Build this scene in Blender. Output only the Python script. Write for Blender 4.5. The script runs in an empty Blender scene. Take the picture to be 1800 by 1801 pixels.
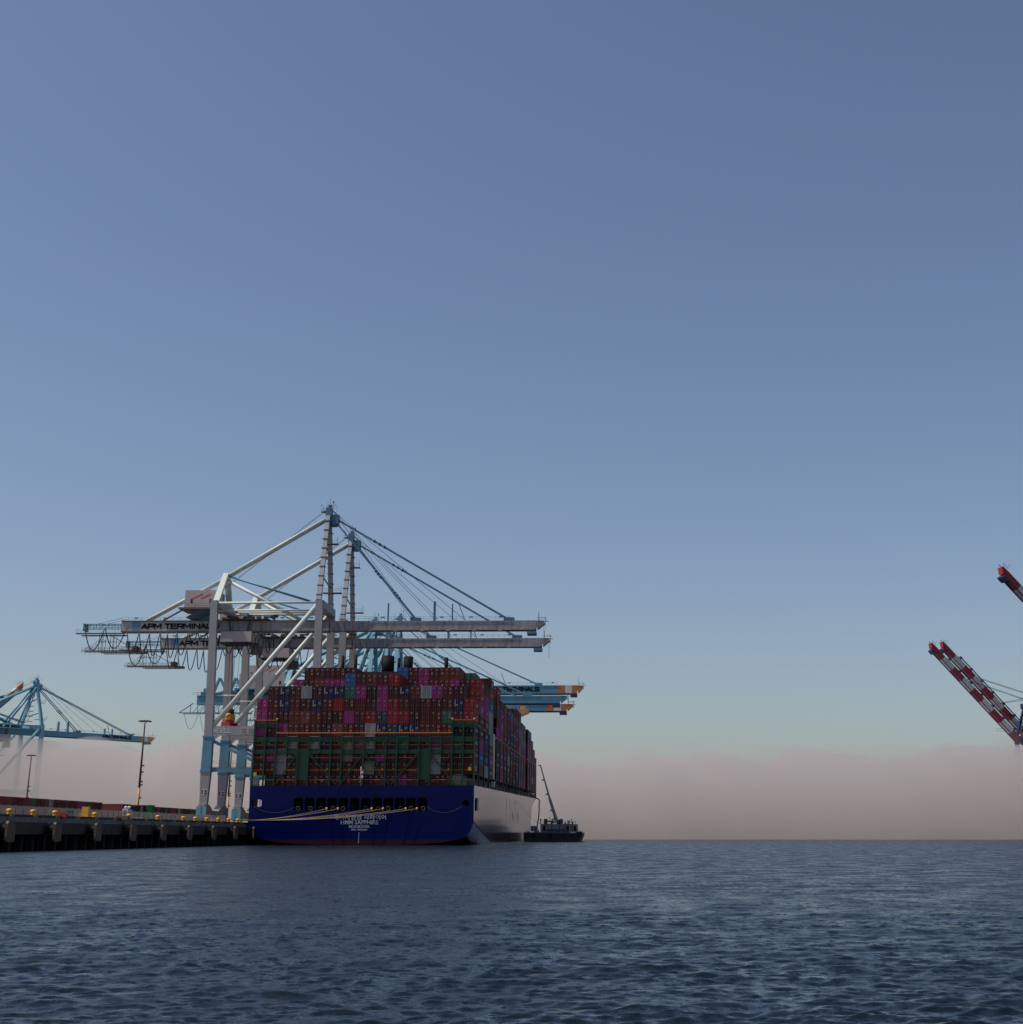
import bpy, math, random
import numpy as np
from mathutils import Vector, Matrix

SC = bpy.context.scene
COL = SC.collection
R = math.radians
random.seed(7)

# ------------------------------------------------------------------ camera
cam_d = bpy.data.cameras.new("camera")
cam_d.sensor_fit = 'HORIZONTAL'
cam_d.sensor_width = 36.0
cam_d.lens = 50.8
cam_d.shift_x = -0.0556
cam_d.shift_y = -0.1426
cam_d.clip_start = 0.5
cam_d.clip_end = 60000
cam = bpy.data.objects.new("camera", cam_d)
cam.location = (0, 0, 2.15)
cam.rotation_euler = (R(90 + 18), 0, 0)
COL.objects.link(cam)
SC.camera = cam

# ------------------------------------------------------------------ light
SUN_EL, SUN_AZ = 58.0, -103.0          # azimuth from +Y, negative = to the left
world = bpy.data.worlds.new("World")
SC.world = world
world.use_nodes = True
nt = world.node_tree
sky = nt.nodes.new('ShaderNodeTexSky')
sky.sky_type = 'NISHITA'
sky.sun_disc = False
sky.sun_elevation = R(SUN_EL)
sky.sun_rotation = R(SUN_AZ)
sky.altitude = 0
sky.air_density = 1.0
sky.dust_density = 1.4
sky.ozone_density = 1.3
bg = nt.nodes['Background']
bg.inputs['Strength'].default_value = 0.094
wb = nt.nodes.new('ShaderNodeVectorMath'); wb.operation = 'MULTIPLY'      # camera white balance
wb.inputs[1].default_value = (0.995, 0.99, 1.035)
nt.links.new(sky.outputs[0], wb.inputs[0])
nt.links.new(wb.outputs[0], bg.inputs[0])
sun_d = bpy.data.lights.new("sun", 'SUN')
sun_d.energy = 3.4
sun_d.angle = R(0.5)
sun_d.color = (1.0, 0.93, 0.84)
sun = bpy.data.objects.new("sun", sun_d)
sv = Vector((math.sin(R(SUN_AZ)) * math.cos(R(SUN_EL)), math.cos(R(SUN_AZ)) * math.cos(R(SUN_EL)), math.sin(R(SUN_EL))))
sun.rotation_euler = sv.to_track_quat('Z', 'Y').to_euler()
sun.location = (-200, 100, 300)
COL.objects.link(sun)
SC.view_settings.view_transform = 'Standard'
SC.view_settings.look = 'None'
SC.view_settings.gamma = 1.0
SC.view_settings.exposure = 0.0
SC.cycles.volume_bounces = 3
SC.cycles.max_bounces = 8
SC.cycles.caustics_reflective = False
SC.cycles.caustics_refractive = False


# ------------------------------------------------------------------ materials
def mat(name, col, rough=0.6, metal=0.0, var=0.12, scale=0.6, rust=0.0, rustcol=(0.10, 0.035, 0.02), streak=True, spec=0.5, perobj=0.0):
    m = bpy.data.materials.new(name)
    m.use_nodes = True
    n, l = m.node_tree.nodes, m.node_tree.links
    b = n['Principled BSDF']
    b.inputs['Roughness'].default_value = rough
    b.inputs['Metallic'].default_value = metal
    b.inputs['Specular IOR Level'].default_value = spec
    tc = n.new('ShaderNodeTexCoord')
    no = n.new('ShaderNodeTexNoise')
    no.inputs['Scale'].default_value = scale
    no.inputs['Detail'].default_value = 6
    no.inputs['Roughness'].default_value = 0.65
    l.new(tc.outputs['Object'], no.inputs['Vector'])
    mr = n.new('ShaderNodeMapRange')
    mr.inputs['From Min'].default_value = 0.3
    mr.inputs['From Max'].default_value = 0.7
    mr.inputs['To Min'].default_value = 1 - var
    mr.inputs['To Max'].default_value = 1 + var
    l.new(no.outputs[0], mr.inputs[0])
    fac = mr.outputs[0]
    if perobj:
        oi = n.new('ShaderNodeObjectInfo')
        m2 = n.new('ShaderNodeMapRange')
        m2.inputs['To Min'].default_value = 1 - perobj
        m2.inputs['To Max'].default_value = 1 + perobj
        l.new(oi.outputs['Random'], m2.inputs[0])
        mu = n.new('ShaderNodeMath'); mu.operation = 'MULTIPLY'
        l.new(fac, mu.inputs[0]); l.new(m2.outputs[0], mu.inputs[1])
        fac = mu.outputs[0]
    vm = n.new('ShaderNodeVectorMath'); vm.operation = 'SCALE'
    vm.inputs[0].default_value = col
    l.new(fac, vm.inputs['Scale'])
    out = vm.outputs[0]
    if rust:
        mp = n.new('ShaderNodeMapping')
        mp.inputs['Scale'].default_value = (1.1, 1.1, 0.18) if streak else (0.5, 0.5, 0.5)
        l.new(tc.outputs['Object'], mp.inputs[0])
        rn = n.new('ShaderNodeTexNoise')
        rn.inputs['Scale'].default_value = 1.0
        rn.inputs['Detail'].default_value = 8
        rn.inputs['Roughness'].default_value = 0.7
        l.new(mp.outputs[0], rn.inputs['Vector'])
        r2 = n.new('ShaderNodeMapRange')
        r2.inputs['From Min'].default_value = 0.62 - 0.25 * rust
        r2.inputs['From Max'].default_value = 0.85 - 0.2 * rust
        r2.inputs['To Max'].default_value = 0.85
        l.new(rn.outputs[0], r2.inputs[0])
        mx = n.new('ShaderNodeMix'); mx.data_type = 'RGBA'
        l.new(r2.outputs[0], mx.inputs[0])
        l.new(out, mx.inputs[6])
        mx.inputs[7].default_value = (*rustcol, 1)
        out = mx.outputs[2]
    l.new(out, b.inputs['Base Color'])
    return m


M = {}
def dm(k, *a, **kw):
    M[k] = mat(k.replace('_', ' '), *a, **kw)

# container paints
CC = {'M': ('maroon', (0.125, 0.018, 0.017)), 'R': ('red', (0.36, 0.022, 0.026)), 'P': ('magenta', (0.42, 0.035, 0.21)),
      'N': ('navy', (0.012, 0.022, 0.085)), 'B': ('bright blue', (0.02, 0.14, 0.42)), 'W': ('pale grey', (0.44, 0.45, 0.44)),
      'G': ('green', (0.028, 0.19, 0.12)), 'K': ('black', (0.014, 0.014, 0.022)), 'O': ('brown', (0.19, 0.042, 0.02)),
      'D': ('dark maroon', (0.07, 0.012, 0.014)), 'I': ('dusty pink', (0.26, 0.055, 0.06)), 'S': ('slate blue', (0.035, 0.05, 0.085)),
      'T': ('tan', (0.38, 0.34, 0.24)), 'V': ('bright green', (0.01, 0.2, 0.035))}
for k, (nm, c) in CC.items():
    M['c' + k] = mat(nm + ' container paint', tuple(0.72 * q for q in c), rough=0.62, spec=0.22, var=0.16, scale=0.8, rust=0.25, rustcol=(0.05, 0.02, 0.014), perobj=0.2)
dm('rod', (0.20, 0.13, 0.11), rough=0.55)
dm('mark_white', (0.30, 0.30, 0.30), var=0.3, scale=2)
dm('mark_orange', (0.75, 0.3, 0.03))
# crane paints
dm('crane_grey', (0.31, 0.30, 0.305), rough=0.55, var=0.1, scale=0.25, rust=0.12, rustcol=(0.2, 0.13, 0.1))
dm('crane_mint', (0.60, 0.64, 0.58), rough=0.5, var=0.1, scale=0.3, rust=0.1, rustcol=(0.25, 0.3, 0.28))
dm('crane_blue', (0.10, 0.28, 0.42), rough=0.5, var=0.14, scale=0.3, rust=0.1, rustcol=(0.2, 0.24, 0.26))
dm('girder_rusty', (0.30, 0.30, 0.31), rough=0.6, var=0.12, scale=0.3, rust=0.75, rustcol=(0.12, 0.062, 0.045))
dm('girder_sign', (0.36, 0.36, 0.35), rough=0.6, var=0.1, scale=0.3, rust=0.15, rustcol=(0.2, 0.16, 0.13))
dm('cab_pink', (0.44, 0.37, 0.36), rough=0.6, var=0.08, rust=0.1, rustcol=(0.3, 0.2, 0.16))
dm('machinery_dark', (0.035, 0.04, 0.045), rough=0.6, var=0.4, scale=1)
dm('teal_metal', (0.06, 0.17, 0.24), rough=0.5, var=0.2)
dm('port_blue', (0.10, 0.26, 0.35), rough=0.45, var=0.14, scale=0.3)
dm('port_blue_light', (0.16, 0.35, 0.43), rough=0.45, var=0.12, scale=0.3)
dm('tip_orange', (0.55, 0.17, 0.06), rough=0.5)
dm('tip_white', (0.62, 0.62, 0.60), rough=0.5)
dm('deep_blue', (0.02, 0.035, 0.12), rough=0.5)
dm('stripe_red', (0.33, 0.018, 0.022), rough=0.5)
dm('stripe_white', (0.60, 0.57, 0.53), rough=0.5)
dm('black_paint', (0.008, 0.008, 0.008), rough=0.7, spec=0.15)
dm('cable_black', (0.012, 0.012, 0.014), rough=0.5)
dm('rail_rust', (0.14, 0.11, 0.098), rough=0.7)
dm('sign_red', (0.6, 0.04, 0.04))
dm('sign_white', (0.65, 0.63, 0.62))
dm('sign_blue', (0.09, 0.23, 0.38), var=0.2)
# ship
dm('ship_green', (0.002, 0.038, 0.011), rough=0.45, var=0.2)
dm('ship_orange', (0.75, 0.23, 0.03), rough=0.5)
dm('ship_dark', (0.012, 0.016, 0.014), rough=0.6)
dm('ship_white', (0.7, 0.7, 0.68), rough=0.5)
dm('letter_white', (0.42, 0.45, 0.5), rough=0.5, var=0.12, scale=1.5)
dm('hmm_white', (0.30, 0.30, 0.33), rough=0.14, var=0.05, spec=0.15)
dm('bridge_tan', (0.58, 0.36, 0.14), rough=0.5)
dm('roller_yellow', (0.9, 0.45, 0.02), rough=0.4)
dm('rope', (0.42, 0.30, 0.18), rough=0.8, var=0.3, scale=3)
dm('lamp_glass', (0.9, 0.45, 0.12), rough=0.3)
# quay
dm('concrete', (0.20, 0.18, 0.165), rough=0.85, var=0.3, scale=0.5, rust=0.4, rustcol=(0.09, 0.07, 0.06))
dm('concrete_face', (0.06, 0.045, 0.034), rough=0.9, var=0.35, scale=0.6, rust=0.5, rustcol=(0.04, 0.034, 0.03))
dm('pile', (0.012, 0.011, 0.01), rough=0.9)
dm('fender_face', (0.14, 0.085, 0.048), rough=0.7, var=0.35, scale=1.2, rust=0.3, rustcol=(0.09, 0.05, 0.03))
dm('rubber', (0.012, 0.012, 0.012), rough=0.7)
dm('bollard_yellow', (0.82, 0.38, 0.02), rough=0.45, var=0.15, scale=2)
dm('fence_wire', (0.33, 0.29, 0.26), rough=0.6)
dm('pole_dark', (0.06, 0.055, 0.05), rough=0.6)
dm('pole_ochre', (0.5, 0.30, 0.11), rough=0.6)
dm('gear_yellow', (0.75, 0.36, 0.03), rough=0.5, var=0.15)
dm('gear_red', (0.42, 0.035, 0.025), rough=0.5)
dm('gear_orange', (0.65, 0.2, 0.05), rough=0.5)
dm('gear_white', (0.55, 0.55, 0.53), rough=0.5)
dm('tyre', (0.015, 0.015, 0.015), rough=0.8)
dm('glass_dark', (0.02, 0.03, 0.04), rough=0.1)
dm('barge_black', (0.014, 0.014, 0.02), rough=0.5, var=0.3)
dm('barge_white', (0.34, 0.34, 0.37), rough=0.6, var=0.15, rust=0.2, rustcol=(0.2, 0.14, 0.1))
dm('barge_grey', (0.10, 0.10, 0.11), rough=0.6)
dm('hose', (0.03, 0.022, 0.018), rough=0.6)


# ------------------------------------------------------------------ mesh helpers
class MB:
    def __init__(s):
        s.v, s.f, s.m, s.s = [], [], [], []

    def face(s, pts, m=0, smooth=False):
        i = len(s.v)
        s.v += [tuple(p) for p in pts]
        s.f.append(tuple(range(i, i + len(pts)))); s.m.append(m); s.s.append(smooth)

    def box(s, x0, x1, y0, y1, z0, z1, m=0):
        i = len(s.v)
        s.v += [(x0, y0, z0), (x1, y0, z0), (x1, y1, z0), (x0, y1, z0), (x0, y0, z1), (x1, y0, z1), (x1, y1, z1), (x0, y1, z1)]
        for q in ((0, 3, 2, 1), (4, 5, 6, 7), (0, 1, 5, 4), (1, 2, 6, 5), (2, 3, 7, 6), (3, 0, 4, 7)):
            s.f.append(tuple(i + k for k in q)); s.m.append(m); s.s.append(False)
        return s

    def beam(s, p, q, w, h, w2=None, h2=None, m=0, side=None):
        """rectangular bar; w across (horizontal), h across the other way"""
        p, q = Vector(p), Vector(q)
        d = (q - p).normalized()
        a = Vector(side) if side else (d.cross(Vector((0, 0, 1))) if abs(d.z) < 0.99 else Vector((1, 0, 0)))
        a = (a - d * a.dot(d)).normalized()
        b = d.cross(a)
        w2 = w if w2 is None else w2; h2 = h if h2 is None else h2
        i = len(s.v)
        for c, ww, hh in ((p, w, h), (q, w2, h2)):
            for sx, sy in ((-1, -1), (1, -1), (1, 1), (-1, 1)):
                s.v.append(tuple(c + a * (sx * ww / 2) + b * (sy * hh / 2)))
        for k in ((3, 2, 1, 0), (4, 5, 6, 7), (0, 1, 5, 4), (1, 2, 6, 5), (2, 3, 7, 6), (3, 0, 4, 7)):
            s.f.append(tuple(i + t for t in k)); s.m.append(m); s.s.append(False)
        return s

    def path(s, pts, r, n=8, m=0, r2=None, caps=True):
        pts = [Vector(p) for p in pts]
        r2 = r if r2 is None else r2
        i0 = len(s.v)
        a = None
        for k, p in enumerate(pts):
            d = (pts[min(k + 1, len(pts) - 1)] - pts[max(k - 1, 0)]).normalized()
            if a is None:
                a = d.cross(Vector((0, 0, 1)) if abs(d.z) < 0.9 else Vector((1, 0, 0)))
            a = (a - d * a.dot(d)).normalized()
            b = d.cross(a)
            rr = r + (r2 - r) * k / max(1, len(pts) - 1)
            for j in range(n):
                t = 2 * math.pi * j / n
                s.v.append(tuple(p + a * (rr * math.cos(t)) + b * (rr * math.sin(t))))
        for k in range(len(pts) - 1):
            for j in range(n):
                j2 = (j + 1) % n
                s.f.append((i0 + k * n + j, i0 + k * n + j2, i0 + (k + 1) * n + j2, i0 + (k + 1) * n + j)); s.m.append(m); s.s.append(True)
        if caps:
            s.f.append(tuple(i0 + j for j in reversed(range(n)))); s.m.append(m); s.s.append(False)
            e = i0 + (len(pts) - 1) * n
            s.f.append(tuple(e + j for j in range(n))); s.m.append(m); s.s.append(False)
        return s

    def tube(s, p, q, r, n=8, m=0, r2=None):
        return s.path([p, q], r, n, m, r2)

    def ring(s, c, rad, r, axis='y', n=16, m=0, arc=2 * math.pi, start=0):
        pts = []
        for k in range(n + 1):
            t = start + arc * k / n
            u, v = rad * math.cos(t), rad * math.sin(t)
            pts.append((c[0] + u, c[1], c[2] + v) if axis == 'y' else ((c[0], c[1] + u, c[2] + v) if axis == 'x' else (c[0] + u, c[1] + v, c[2])))
        return s.path(pts, r, 6, m)

    def lathe(s, c, prof, n=16, m=0):
        """prof: list of (radius, z)"""
        i0 = len(s.v)
        for r, z in prof:
            for j in range(n):
                t = 2 * math.pi * j / n
                s.v.append((c[0] + r * math.cos(t), c[1] + r * math.sin(t), c[2] + z))
        for k in range(len(prof) - 1):
            for j in range(n):
                j2 = (j + 1) % n
                s.f.append((i0 + k * n + j, i0 + k * n + j2, i0 + (k + 1) * n + j2, i0 + (k + 1) * n + j)); s.m.append(m); s.s.append(True)
        e = i0 + (len(prof) - 1) * n
        s.f.append(tuple(e + j for j in range(n))); s.m.append(m); s.s.append(False)
        return s

    def xf(s, fn):
        s.v = [tuple(fn(Vector(p))) for p in s.v]
        return s

    def mesh(s, name, mats):
        me = bpy.data.meshes.new(name)
        me.from_pydata(s.v, [], s.f)
        for mm in (mats if isinstance(mats, (list, tuple)) else [mats]):
            me.materials.append(M[mm] if isinstance(mm, str) else mm)
        me.polygons.foreach_set('material_index', s.m)
        me.polygons.foreach_set('use_smooth', s.s)
        me.update()
        return me

    def build(s, name, mats, parent=None):
        o = bpy.data.objects.new(name, s.mesh(name, mats))
        COL.objects.link(o)
        if parent: o.parent = parent
        return o


def tag(o, label=None, cat=None, group=None, kind=None):
    if label: o['label'] = label
    if cat: o['category'] = cat
    if group: o['group'] = group
    if kind: o['kind'] = kind
    return o


def empty(name, matrix, label, cat, group=None):
    o = bpy.data.objects.new(name, None)
    o.empty_display_size = 1
    COL.objects.link(o)
    o.matrix_world = matrix
    return tag(o, label, cat, group)


def text_mb(body, width=None, height=1.0, xs=1.0, depth=0.03, bold=0.0, to=None):
    """lettering as a mesh: centred, in x/z facing -y (or mapped by `to`)"""
    cu = bpy.data.curves.new('lettering', 'FONT')
    cu.body = body
    cu.size = 1.0
    cu.extrude = depth / 2
    cu.offset = bold
    cu.resolution_u = 3
    ob = bpy.data.objects.new('lettering', cu)
    COL.objects.link(ob)
    dg = bpy.context.evaluated_depsgraph_get()
    me = bpy.data.meshes.new_from_object(ob.evaluated_get(dg))
    vs = np.array([v.co[:] for v in me.vertices]) if len(me.vertices) else np.zeros((1, 3))
    fs = [tuple(p.vertices) for p in me.polygons]
    bpy.data.objects.remove(ob); bpy.data.curves.remove(cu); bpy.data.meshes.remove(me)
    lo, hi = vs.min(0), vs.max(0)
    vs[:, :2] -= (lo[:2] + hi[:2]) / 2
    k = height / max(1e-6, hi[1] - lo[1])
    vs[:, 1] *= k
    kx = (width / max(1e-6, hi[0] - lo[0])) if width else k * xs
    vs[:, 0] *= kx
    mb = MB()
    for p in vs:
        mb.v.append((p[0], -p[2], p[1]) if to is None else tuple(to(p)))
    mb.f = fs; mb.m = [0] * len(fs); mb.s = [False] * len(fs)
    return mb


def shift(mb, x, y, z):
    mb.v = [(a + x, b + y, c + z) for a, b, c in mb.v]
    return mb


ORD = ['zeroth', 'first', 'second', 'third', 'fourth', 'fifth', 'sixth', 'seventh', 'eighth', 'ninth', 'tenth', 'eleventh', 'twelfth', 'thirteenth',
       'fourteenth', 'fifteenth', 'sixteenth', 'seventeenth', 'eighteenth', 'nineteenth', 'twentieth']
for t_, b_ in (('twenty', 20), ('thirty', 30), ('forty', 40), ('fifty', 50)):
    for i_ in range(1, 10): ORD.append(t_ + '-' + ORD[i_])
    ORD.append({'twenty': 'thirtieth', 'thirty': 'fortieth', 'forty': 'fiftieth', 'fifty': 'sixtieth'}[t_])

# the quay axis: d runs along the quay away from the camera, n points out over the water
A = math.atan(0.02546)
DIR = Vector((math.sin(A), math.cos(A), 0))
NOR = Vector((math.cos(A), -math.sin(A), 0))
QROT = Matrix.Rotation(-A, 4, 'Z')
ZQ = 4.6

# ------------------------------------------------------------------ water
WAVE = 0.034
RIPPLE = 0.36
def build_water():
    rng = np.random.default_rng(11)
    Y = [-20.0, -12, -6, -1, 3, 6, 8.5]
    while Y[-1] < 640: Y.append(Y[-1] + max(0.045, 0.0030 * Y[-1]))
    while Y[-1] < 30000: Y.append(Y[-1] * 1.06)
    Y = np.array(Y)
    u = list(np.arange(-0.46, 0.3801, 0.0013))
    lft, rgt = [], []
    s = 0.0013
    x = u[-1]
    while x < 9: s *= 1.12; x += s; rgt.append(x)
    s = 0.0013; x = u[0]
    while x > -9: s *= 1.12; x -= s; lft.append(x)
    u = np.array(lft[::-1] + u + rgt)
    dY = np.gradient(Y)
    du = np.gradient(u)
    YY, UU = np.meshgrid(Y, u, indexing='ij')
    SP = np.maximum(dY[:, None] + 0 * UU, du[None, :] * (YY + 22))
    X0 = UU * (YY + 22); Y0 = YY.copy()
    DX = np.zeros_like(X0); DYv = np.zeros_like(X0); Z = np.zeros_like(X0)
    # gusts: patches of stronger and weaker ripple
    patch = np.zeros_like(X0)
    for i in range(22):
        lam = 4 * 1.22 ** i; a = R(90) + rng.normal(0, 0.7)
        patch += np.sin(2 * np.pi / lam * (X0 * np.cos(a) * .6 + Y0 * np.sin(a)) + rng.uniform(0, 6.28)) / 5
    amp = np.clip(1 + 0.45 * patch, 0.35, 1.8)
    N = 130
    lost = np.zeros_like(X0)          # slope of the ripples too small for the mesh, handed on to the shader
    for i in range(N):
        lam = 0.09 * (2.6 / 0.09) ** ((i + rng.uniform(0, 1)) / N)
        th = R(-84) + rng.normal(0, 0.46)
        k = 2 * np.pi / lam
        steep = WAVE * (1.0 if lam < 0.36 else (0.36 / lam) ** 0.9) * rng.uniform(0.5, 1.4)
        a = steep / k
        w = np.clip((lam / SP - 1.8) / 1.8, 0, 1)
        ph = k * (X0 * np.cos(th) + Y0 * np.sin(th)) + rng.uniform(0, 6.28)
        aa = a * w * amp
        lost += (steep * (1 - w)) ** 2 / 2
        Z += aa * np.sin(ph)
        q = 1.0
        DX += q * aa * np.cos(ph) * np.cos(th)
        DYv += q * aa * np.cos(ph) * np.sin(th)
    co = np.stack([X0 + DX, Y0 + DYv, Z], -1).reshape(-1, 3)
    nr, nc = X0.shape
    idx = np.arange(nr * nc).reshape(nr, nc)
    quads = np.stack([idx[:-1, :-1], idx[:-1, 1:], idx[1:, 1:], idx[1:, :-1]], -1).reshape(-1, 4)
    me = bpy.data.meshes.new('water')
    me.vertices.add(len(co)); me.vertices.foreach_set('co', co.ravel().astype(np.float32))
    me.loops.add(quads.size); me.loops.foreach_set('vertex_index', quads.ravel().astype(np.int32))
    me.polygons.add(len(quads))
    me.polygons.foreach_set('loop_start', np.arange(0, quads.size, 4, dtype=np.int32))
    me.polygons.foreach_set('use_smooth', np.ones(len(quads), dtype=bool))
    at = me.attributes.new('ripple', 'FLOAT', 'POINT'); at.data.foreach_set('value', np.sqrt(lost).ravel().astype(np.float32))
    me.update(); me.validate()
    m = bpy.data.materials.new('harbour water'); m.use_nodes = True
    n, l = m.node_tree.nodes, m.node_tree.links
    b = n['Principled BSDF']
    b.inputs['Base Color'].default_value = (0.004, 0.009, 0.013, 1)
    b.inputs['Roughness'].default_value = 0.06
    b.inputs['IOR'].default_value = 1.333
    tc = n.new('ShaderNodeTexCoord')
    n1 = n.new('ShaderNodeTexNoise'); n1.inputs['Scale'].default_value = 5.0; n1.inputs['Detail'].default_value = 6; n1.inputs['Roughness'].default_value = 0.68
    l.new(tc.outputs['Object'], n1.inputs['Vector'])
    sub = n.new('ShaderNodeVectorMath'); sub.operation = 'SUBTRACT'; sub.inputs[1].default_value = (0.5, 0.5, 0.5)
    l.new(n1.outputs['Color'], sub.inputs[0])
    # ruffled and calmer stretches of water
    mp = n.new('ShaderNodeMapping'); mp.inputs['Scale'].default_value = (0.05, 0.12, 1)
    l.new(tc.outputs['Object'], mp.inputs[0])
    n2 = n.new('ShaderNodeTexNoise'); n2.inputs['Scale'].default_value = 1.0; n2.inputs['Detail'].default_value = 6; n2.inputs['Roughness'].default_value = 0.7
    l.new(mp.outputs[0], n2.inputs['Vector'])
    mr = n.new('ShaderNodeMapRange'); mr.inputs['From Min'].default_value = 0.3; mr.inputs['From Max'].default_value = 0.7
    mr.inputs['To Min'].default_value = 0.7; mr.inputs['To Max'].default_value = 1.3
    l.new(n2.outputs[0], mr.inputs[0])
    sc = n.new('ShaderNodeVectorMath'); sc.operation = 'SCALE'
    ra = n.new('ShaderNodeAttribute'); ra.attribute_name = 'ripple'
    ma = n.new('ShaderNodeMath'); ma.operation = 'MULTIPLY_ADD'; ma.inputs[1].default_value = 7.0; ma.inputs[2].default_value = 0.8
    l.new(ra.outputs['Fac'], ma.inputs[0])
    ro = n.new('ShaderNodeMath'); ro.operation = 'MULTIPLY'; ro.inputs[1].default_value = RIPPLE
    l.new(ra.outputs['Fac'], ro.inputs[0])
    ro2 = n.new('ShaderNodeMath'); ro2.operation = 'SQRT'; l.new(ro.outputs[0], ro2.inputs[0])
    ro3 = n.new('ShaderNodeMath'); ro3.operation = 'MAXIMUM'; ro3.inputs[1].default_value = 0.07; l.new(ro2.outputs[0], ro3.inputs[0])
    mp3 = n.new('ShaderNodeMapping'); mp3.inputs['Scale'].default_value = (0.45, 0.3, 1)      # cat's paws
    l.new(tc.outputs['Object'], mp3.inputs[0])
    n3 = n.new('ShaderNodeTexNoise'); n3.inputs['Scale'].default_value = 1.0; n3.inputs['Detail'].default_value = 5; n3.inputs['Roughness'].default_value = 0.7
    l.new(mp3.outputs[0], n3.inputs['Vector'])
    mr3 = n.new('ShaderNodeMapRange'); mr3.inputs['From Min'].default_value = 0.36; mr3.inputs['From Max'].default_value = 0.64
    mr3.inputs['To Min'].default_value = 0.45; mr3.inputs['To Max'].default_value = 1.65
    l.new(n3.outputs[0], mr3.inputs[0])
    ro4 = n.new('ShaderNodeMath'); ro4.operation = 'MULTIPLY'
    l.new(ro3.outputs[0], ro4.inputs[0]); l.new(mr3.outputs[0], ro4.inputs[1])
    l.new(ro4.outputs[0], b.inputs['Roughness'])
    mm2 = n.new('ShaderNodeMath'); mm2.operation = 'MULTIPLY'
    l.new(ma.outputs[0], mm2.inputs[0]); l.new(mr.outputs[0], mm2.inputs[1])
    l.new(sub.outputs[0], sc.inputs[0]); l.new(mm2.outputs[0], sc.inputs['Scale'])
    fl = n.new('ShaderNodeVectorMath'); fl.operation = 'MULTIPLY'; fl.inputs[1].default_value = (1, 1, 0)
    l.new(sc.outputs[0], fl.inputs[0])
    ge = n.new('ShaderNodeNewGeometry')
    ad = n.new('ShaderNodeVectorMath'); ad.operation = 'ADD'
    l.new(ge.outputs['Normal'], ad.inputs[0]); l.new(fl.outputs[0], ad.inputs[1])
    nn = n.new('ShaderNodeVectorMath'); nn.operation = 'NORMALIZE'
    l.new(ad.outputs[0], nn.inputs[0]); l.new(nn.outputs[0], b.inputs['Normal'])
    me.materials.append(m)
    o = bpy.data.objects.new('water', me); COL.objects.link(o)
    tag(o, kind='structure')

build_water()

# ------------------------------------------------------------------ fog bank
def fog_mesh(name, xs, ys, fr, base, seed, lam0, lam1, amp, density, label):
    rng = np.random.default_rng(seed)
    XX, YY = np.meshgrid(xs, ys, indexing='ij')
    hgt = base + np.clip(0.02 * XX, -4, 8) + 12 * (1 / (1 + np.exp((XX + 110) / 30)))
    nz = np.zeros_like(XX)
    for i in range(40):
        lam = lam0 * (lam1 / lam0) ** rng.random(); a = rng.uniform(0, 6.28)
        nz += (lam / lam1) ** 0.55 * np.sin(2 * np.pi / lam * (XX * np.cos(a) + YY * np.sin(a) * .7) + rng.uniform(0, 6.28))
    top = np.maximum((hgt + amp * nz) * fr[None, :], 0.6)
    nx, ny = XX.shape
    wob = 6 * np.sin(xs / 37.0) + 4 * np.sin(xs / 15.0 + 1)
    Yw = YY + wob[:, None] * (fr[None, :] < 0.99)
    mb = MB()
    verts = [(xs[i], Yw[i, j], top[i, j]) for i in range(nx) for j in range(ny)]
    nb = len(verts)
    verts += [(xs[i], Yw[i, j], -1.0) for i in range(nx) for j in range(ny)]
    I = lambda i, j: i * ny + j
    faces = []
    for i in range(nx - 1):
        for j in range(ny - 1):
            faces.append((I(i, j), I(i + 1, j), I(i + 1, j + 1), I(i, j + 1)))
            faces.append((nb + I(i, j), nb + I(i, j + 1), nb + I(i + 1, j + 1), nb + I(i + 1, j)))
    for i in range(nx - 1):
        for j, fl in ((0, 0), (ny - 1, 1)):
            q = (I(i, j), nb + I(i, j), nb + I(i + 1, j), I(i + 1, j))
            faces.append(q if not fl else q[::-1])
    for j in range(ny - 1):
        for i, fl in ((0, 1), (nx - 1, 0)):
            q = (I(i, j), nb + I(i, j), nb + I(i, j + 1), I(i, j + 1))
            faces.append(q if not fl else q[::-1])
    mb.v = verts; mb.f = faces
    mb.m = [0] * len(mb.f); mb.s = [True] * len(mb.f)
    m = bpy.data.materials.new('fog'); m.use_nodes = True
    n, l = m.node_tree.nodes, m.node_tree.links
    n.remove(n['Principled BSDF'])
    pv = n.new('ShaderNodeVolumePrincipled')
    pv.inputs['Color'].default_value = (0.79, 0.738, 0.708, 1)
    pv.inputs['Density'].default_value = density
    pv.inputs['Anisotropy'].default_value = 0.2
    l.new(pv.outputs[0], n['Material Output'].inputs['Volume'])
    tag(mb.build(name, m), label, 'fog', kind='stuff')

def build_fog():
    xs = np.concatenate([np.linspace(-1600, -420, 40), np.linspace(-400, 400, 201), np.linspace(420, 1600, 40)])
    ys = np.array([720, 727, 735, 744, 754, 766, 780, 800, 822, 846, 872, 900, 940, 1000, 1100, 1300, 1600, 2200.0])
    fr = np.array([0.02, .30, .54, .70, .81, .88, .92, .95, .97, .98, .99, 1, 1, 1, 1, 1, 1, 1])
    fog_mesh('fog_bank', xs, ys, fr, 42.5, 5, 22, 150, 1.15, 0.027, 'low bank of pinkish grey sea fog lying on the water')
    ys = np.array([765, 772, 780, 789, 798, 808, 818, 828, 838, 850, 862, 875, 890.0, 905, 920, 935, 950, 965, 980])
    fr = np.array([0.02, .3, .55, .72, .82, .88, .93, .97, 1, 1, 1, 1, 1, 1, .97, .9, .8, .6, .02])
    fog_mesh('fog_veil', xs, ys, fr, 46.5, 17, 12, 70, 1.5, 0.003, 'thin ragged veil of mist rising over the top of the fog bank')

build_fog()

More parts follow.
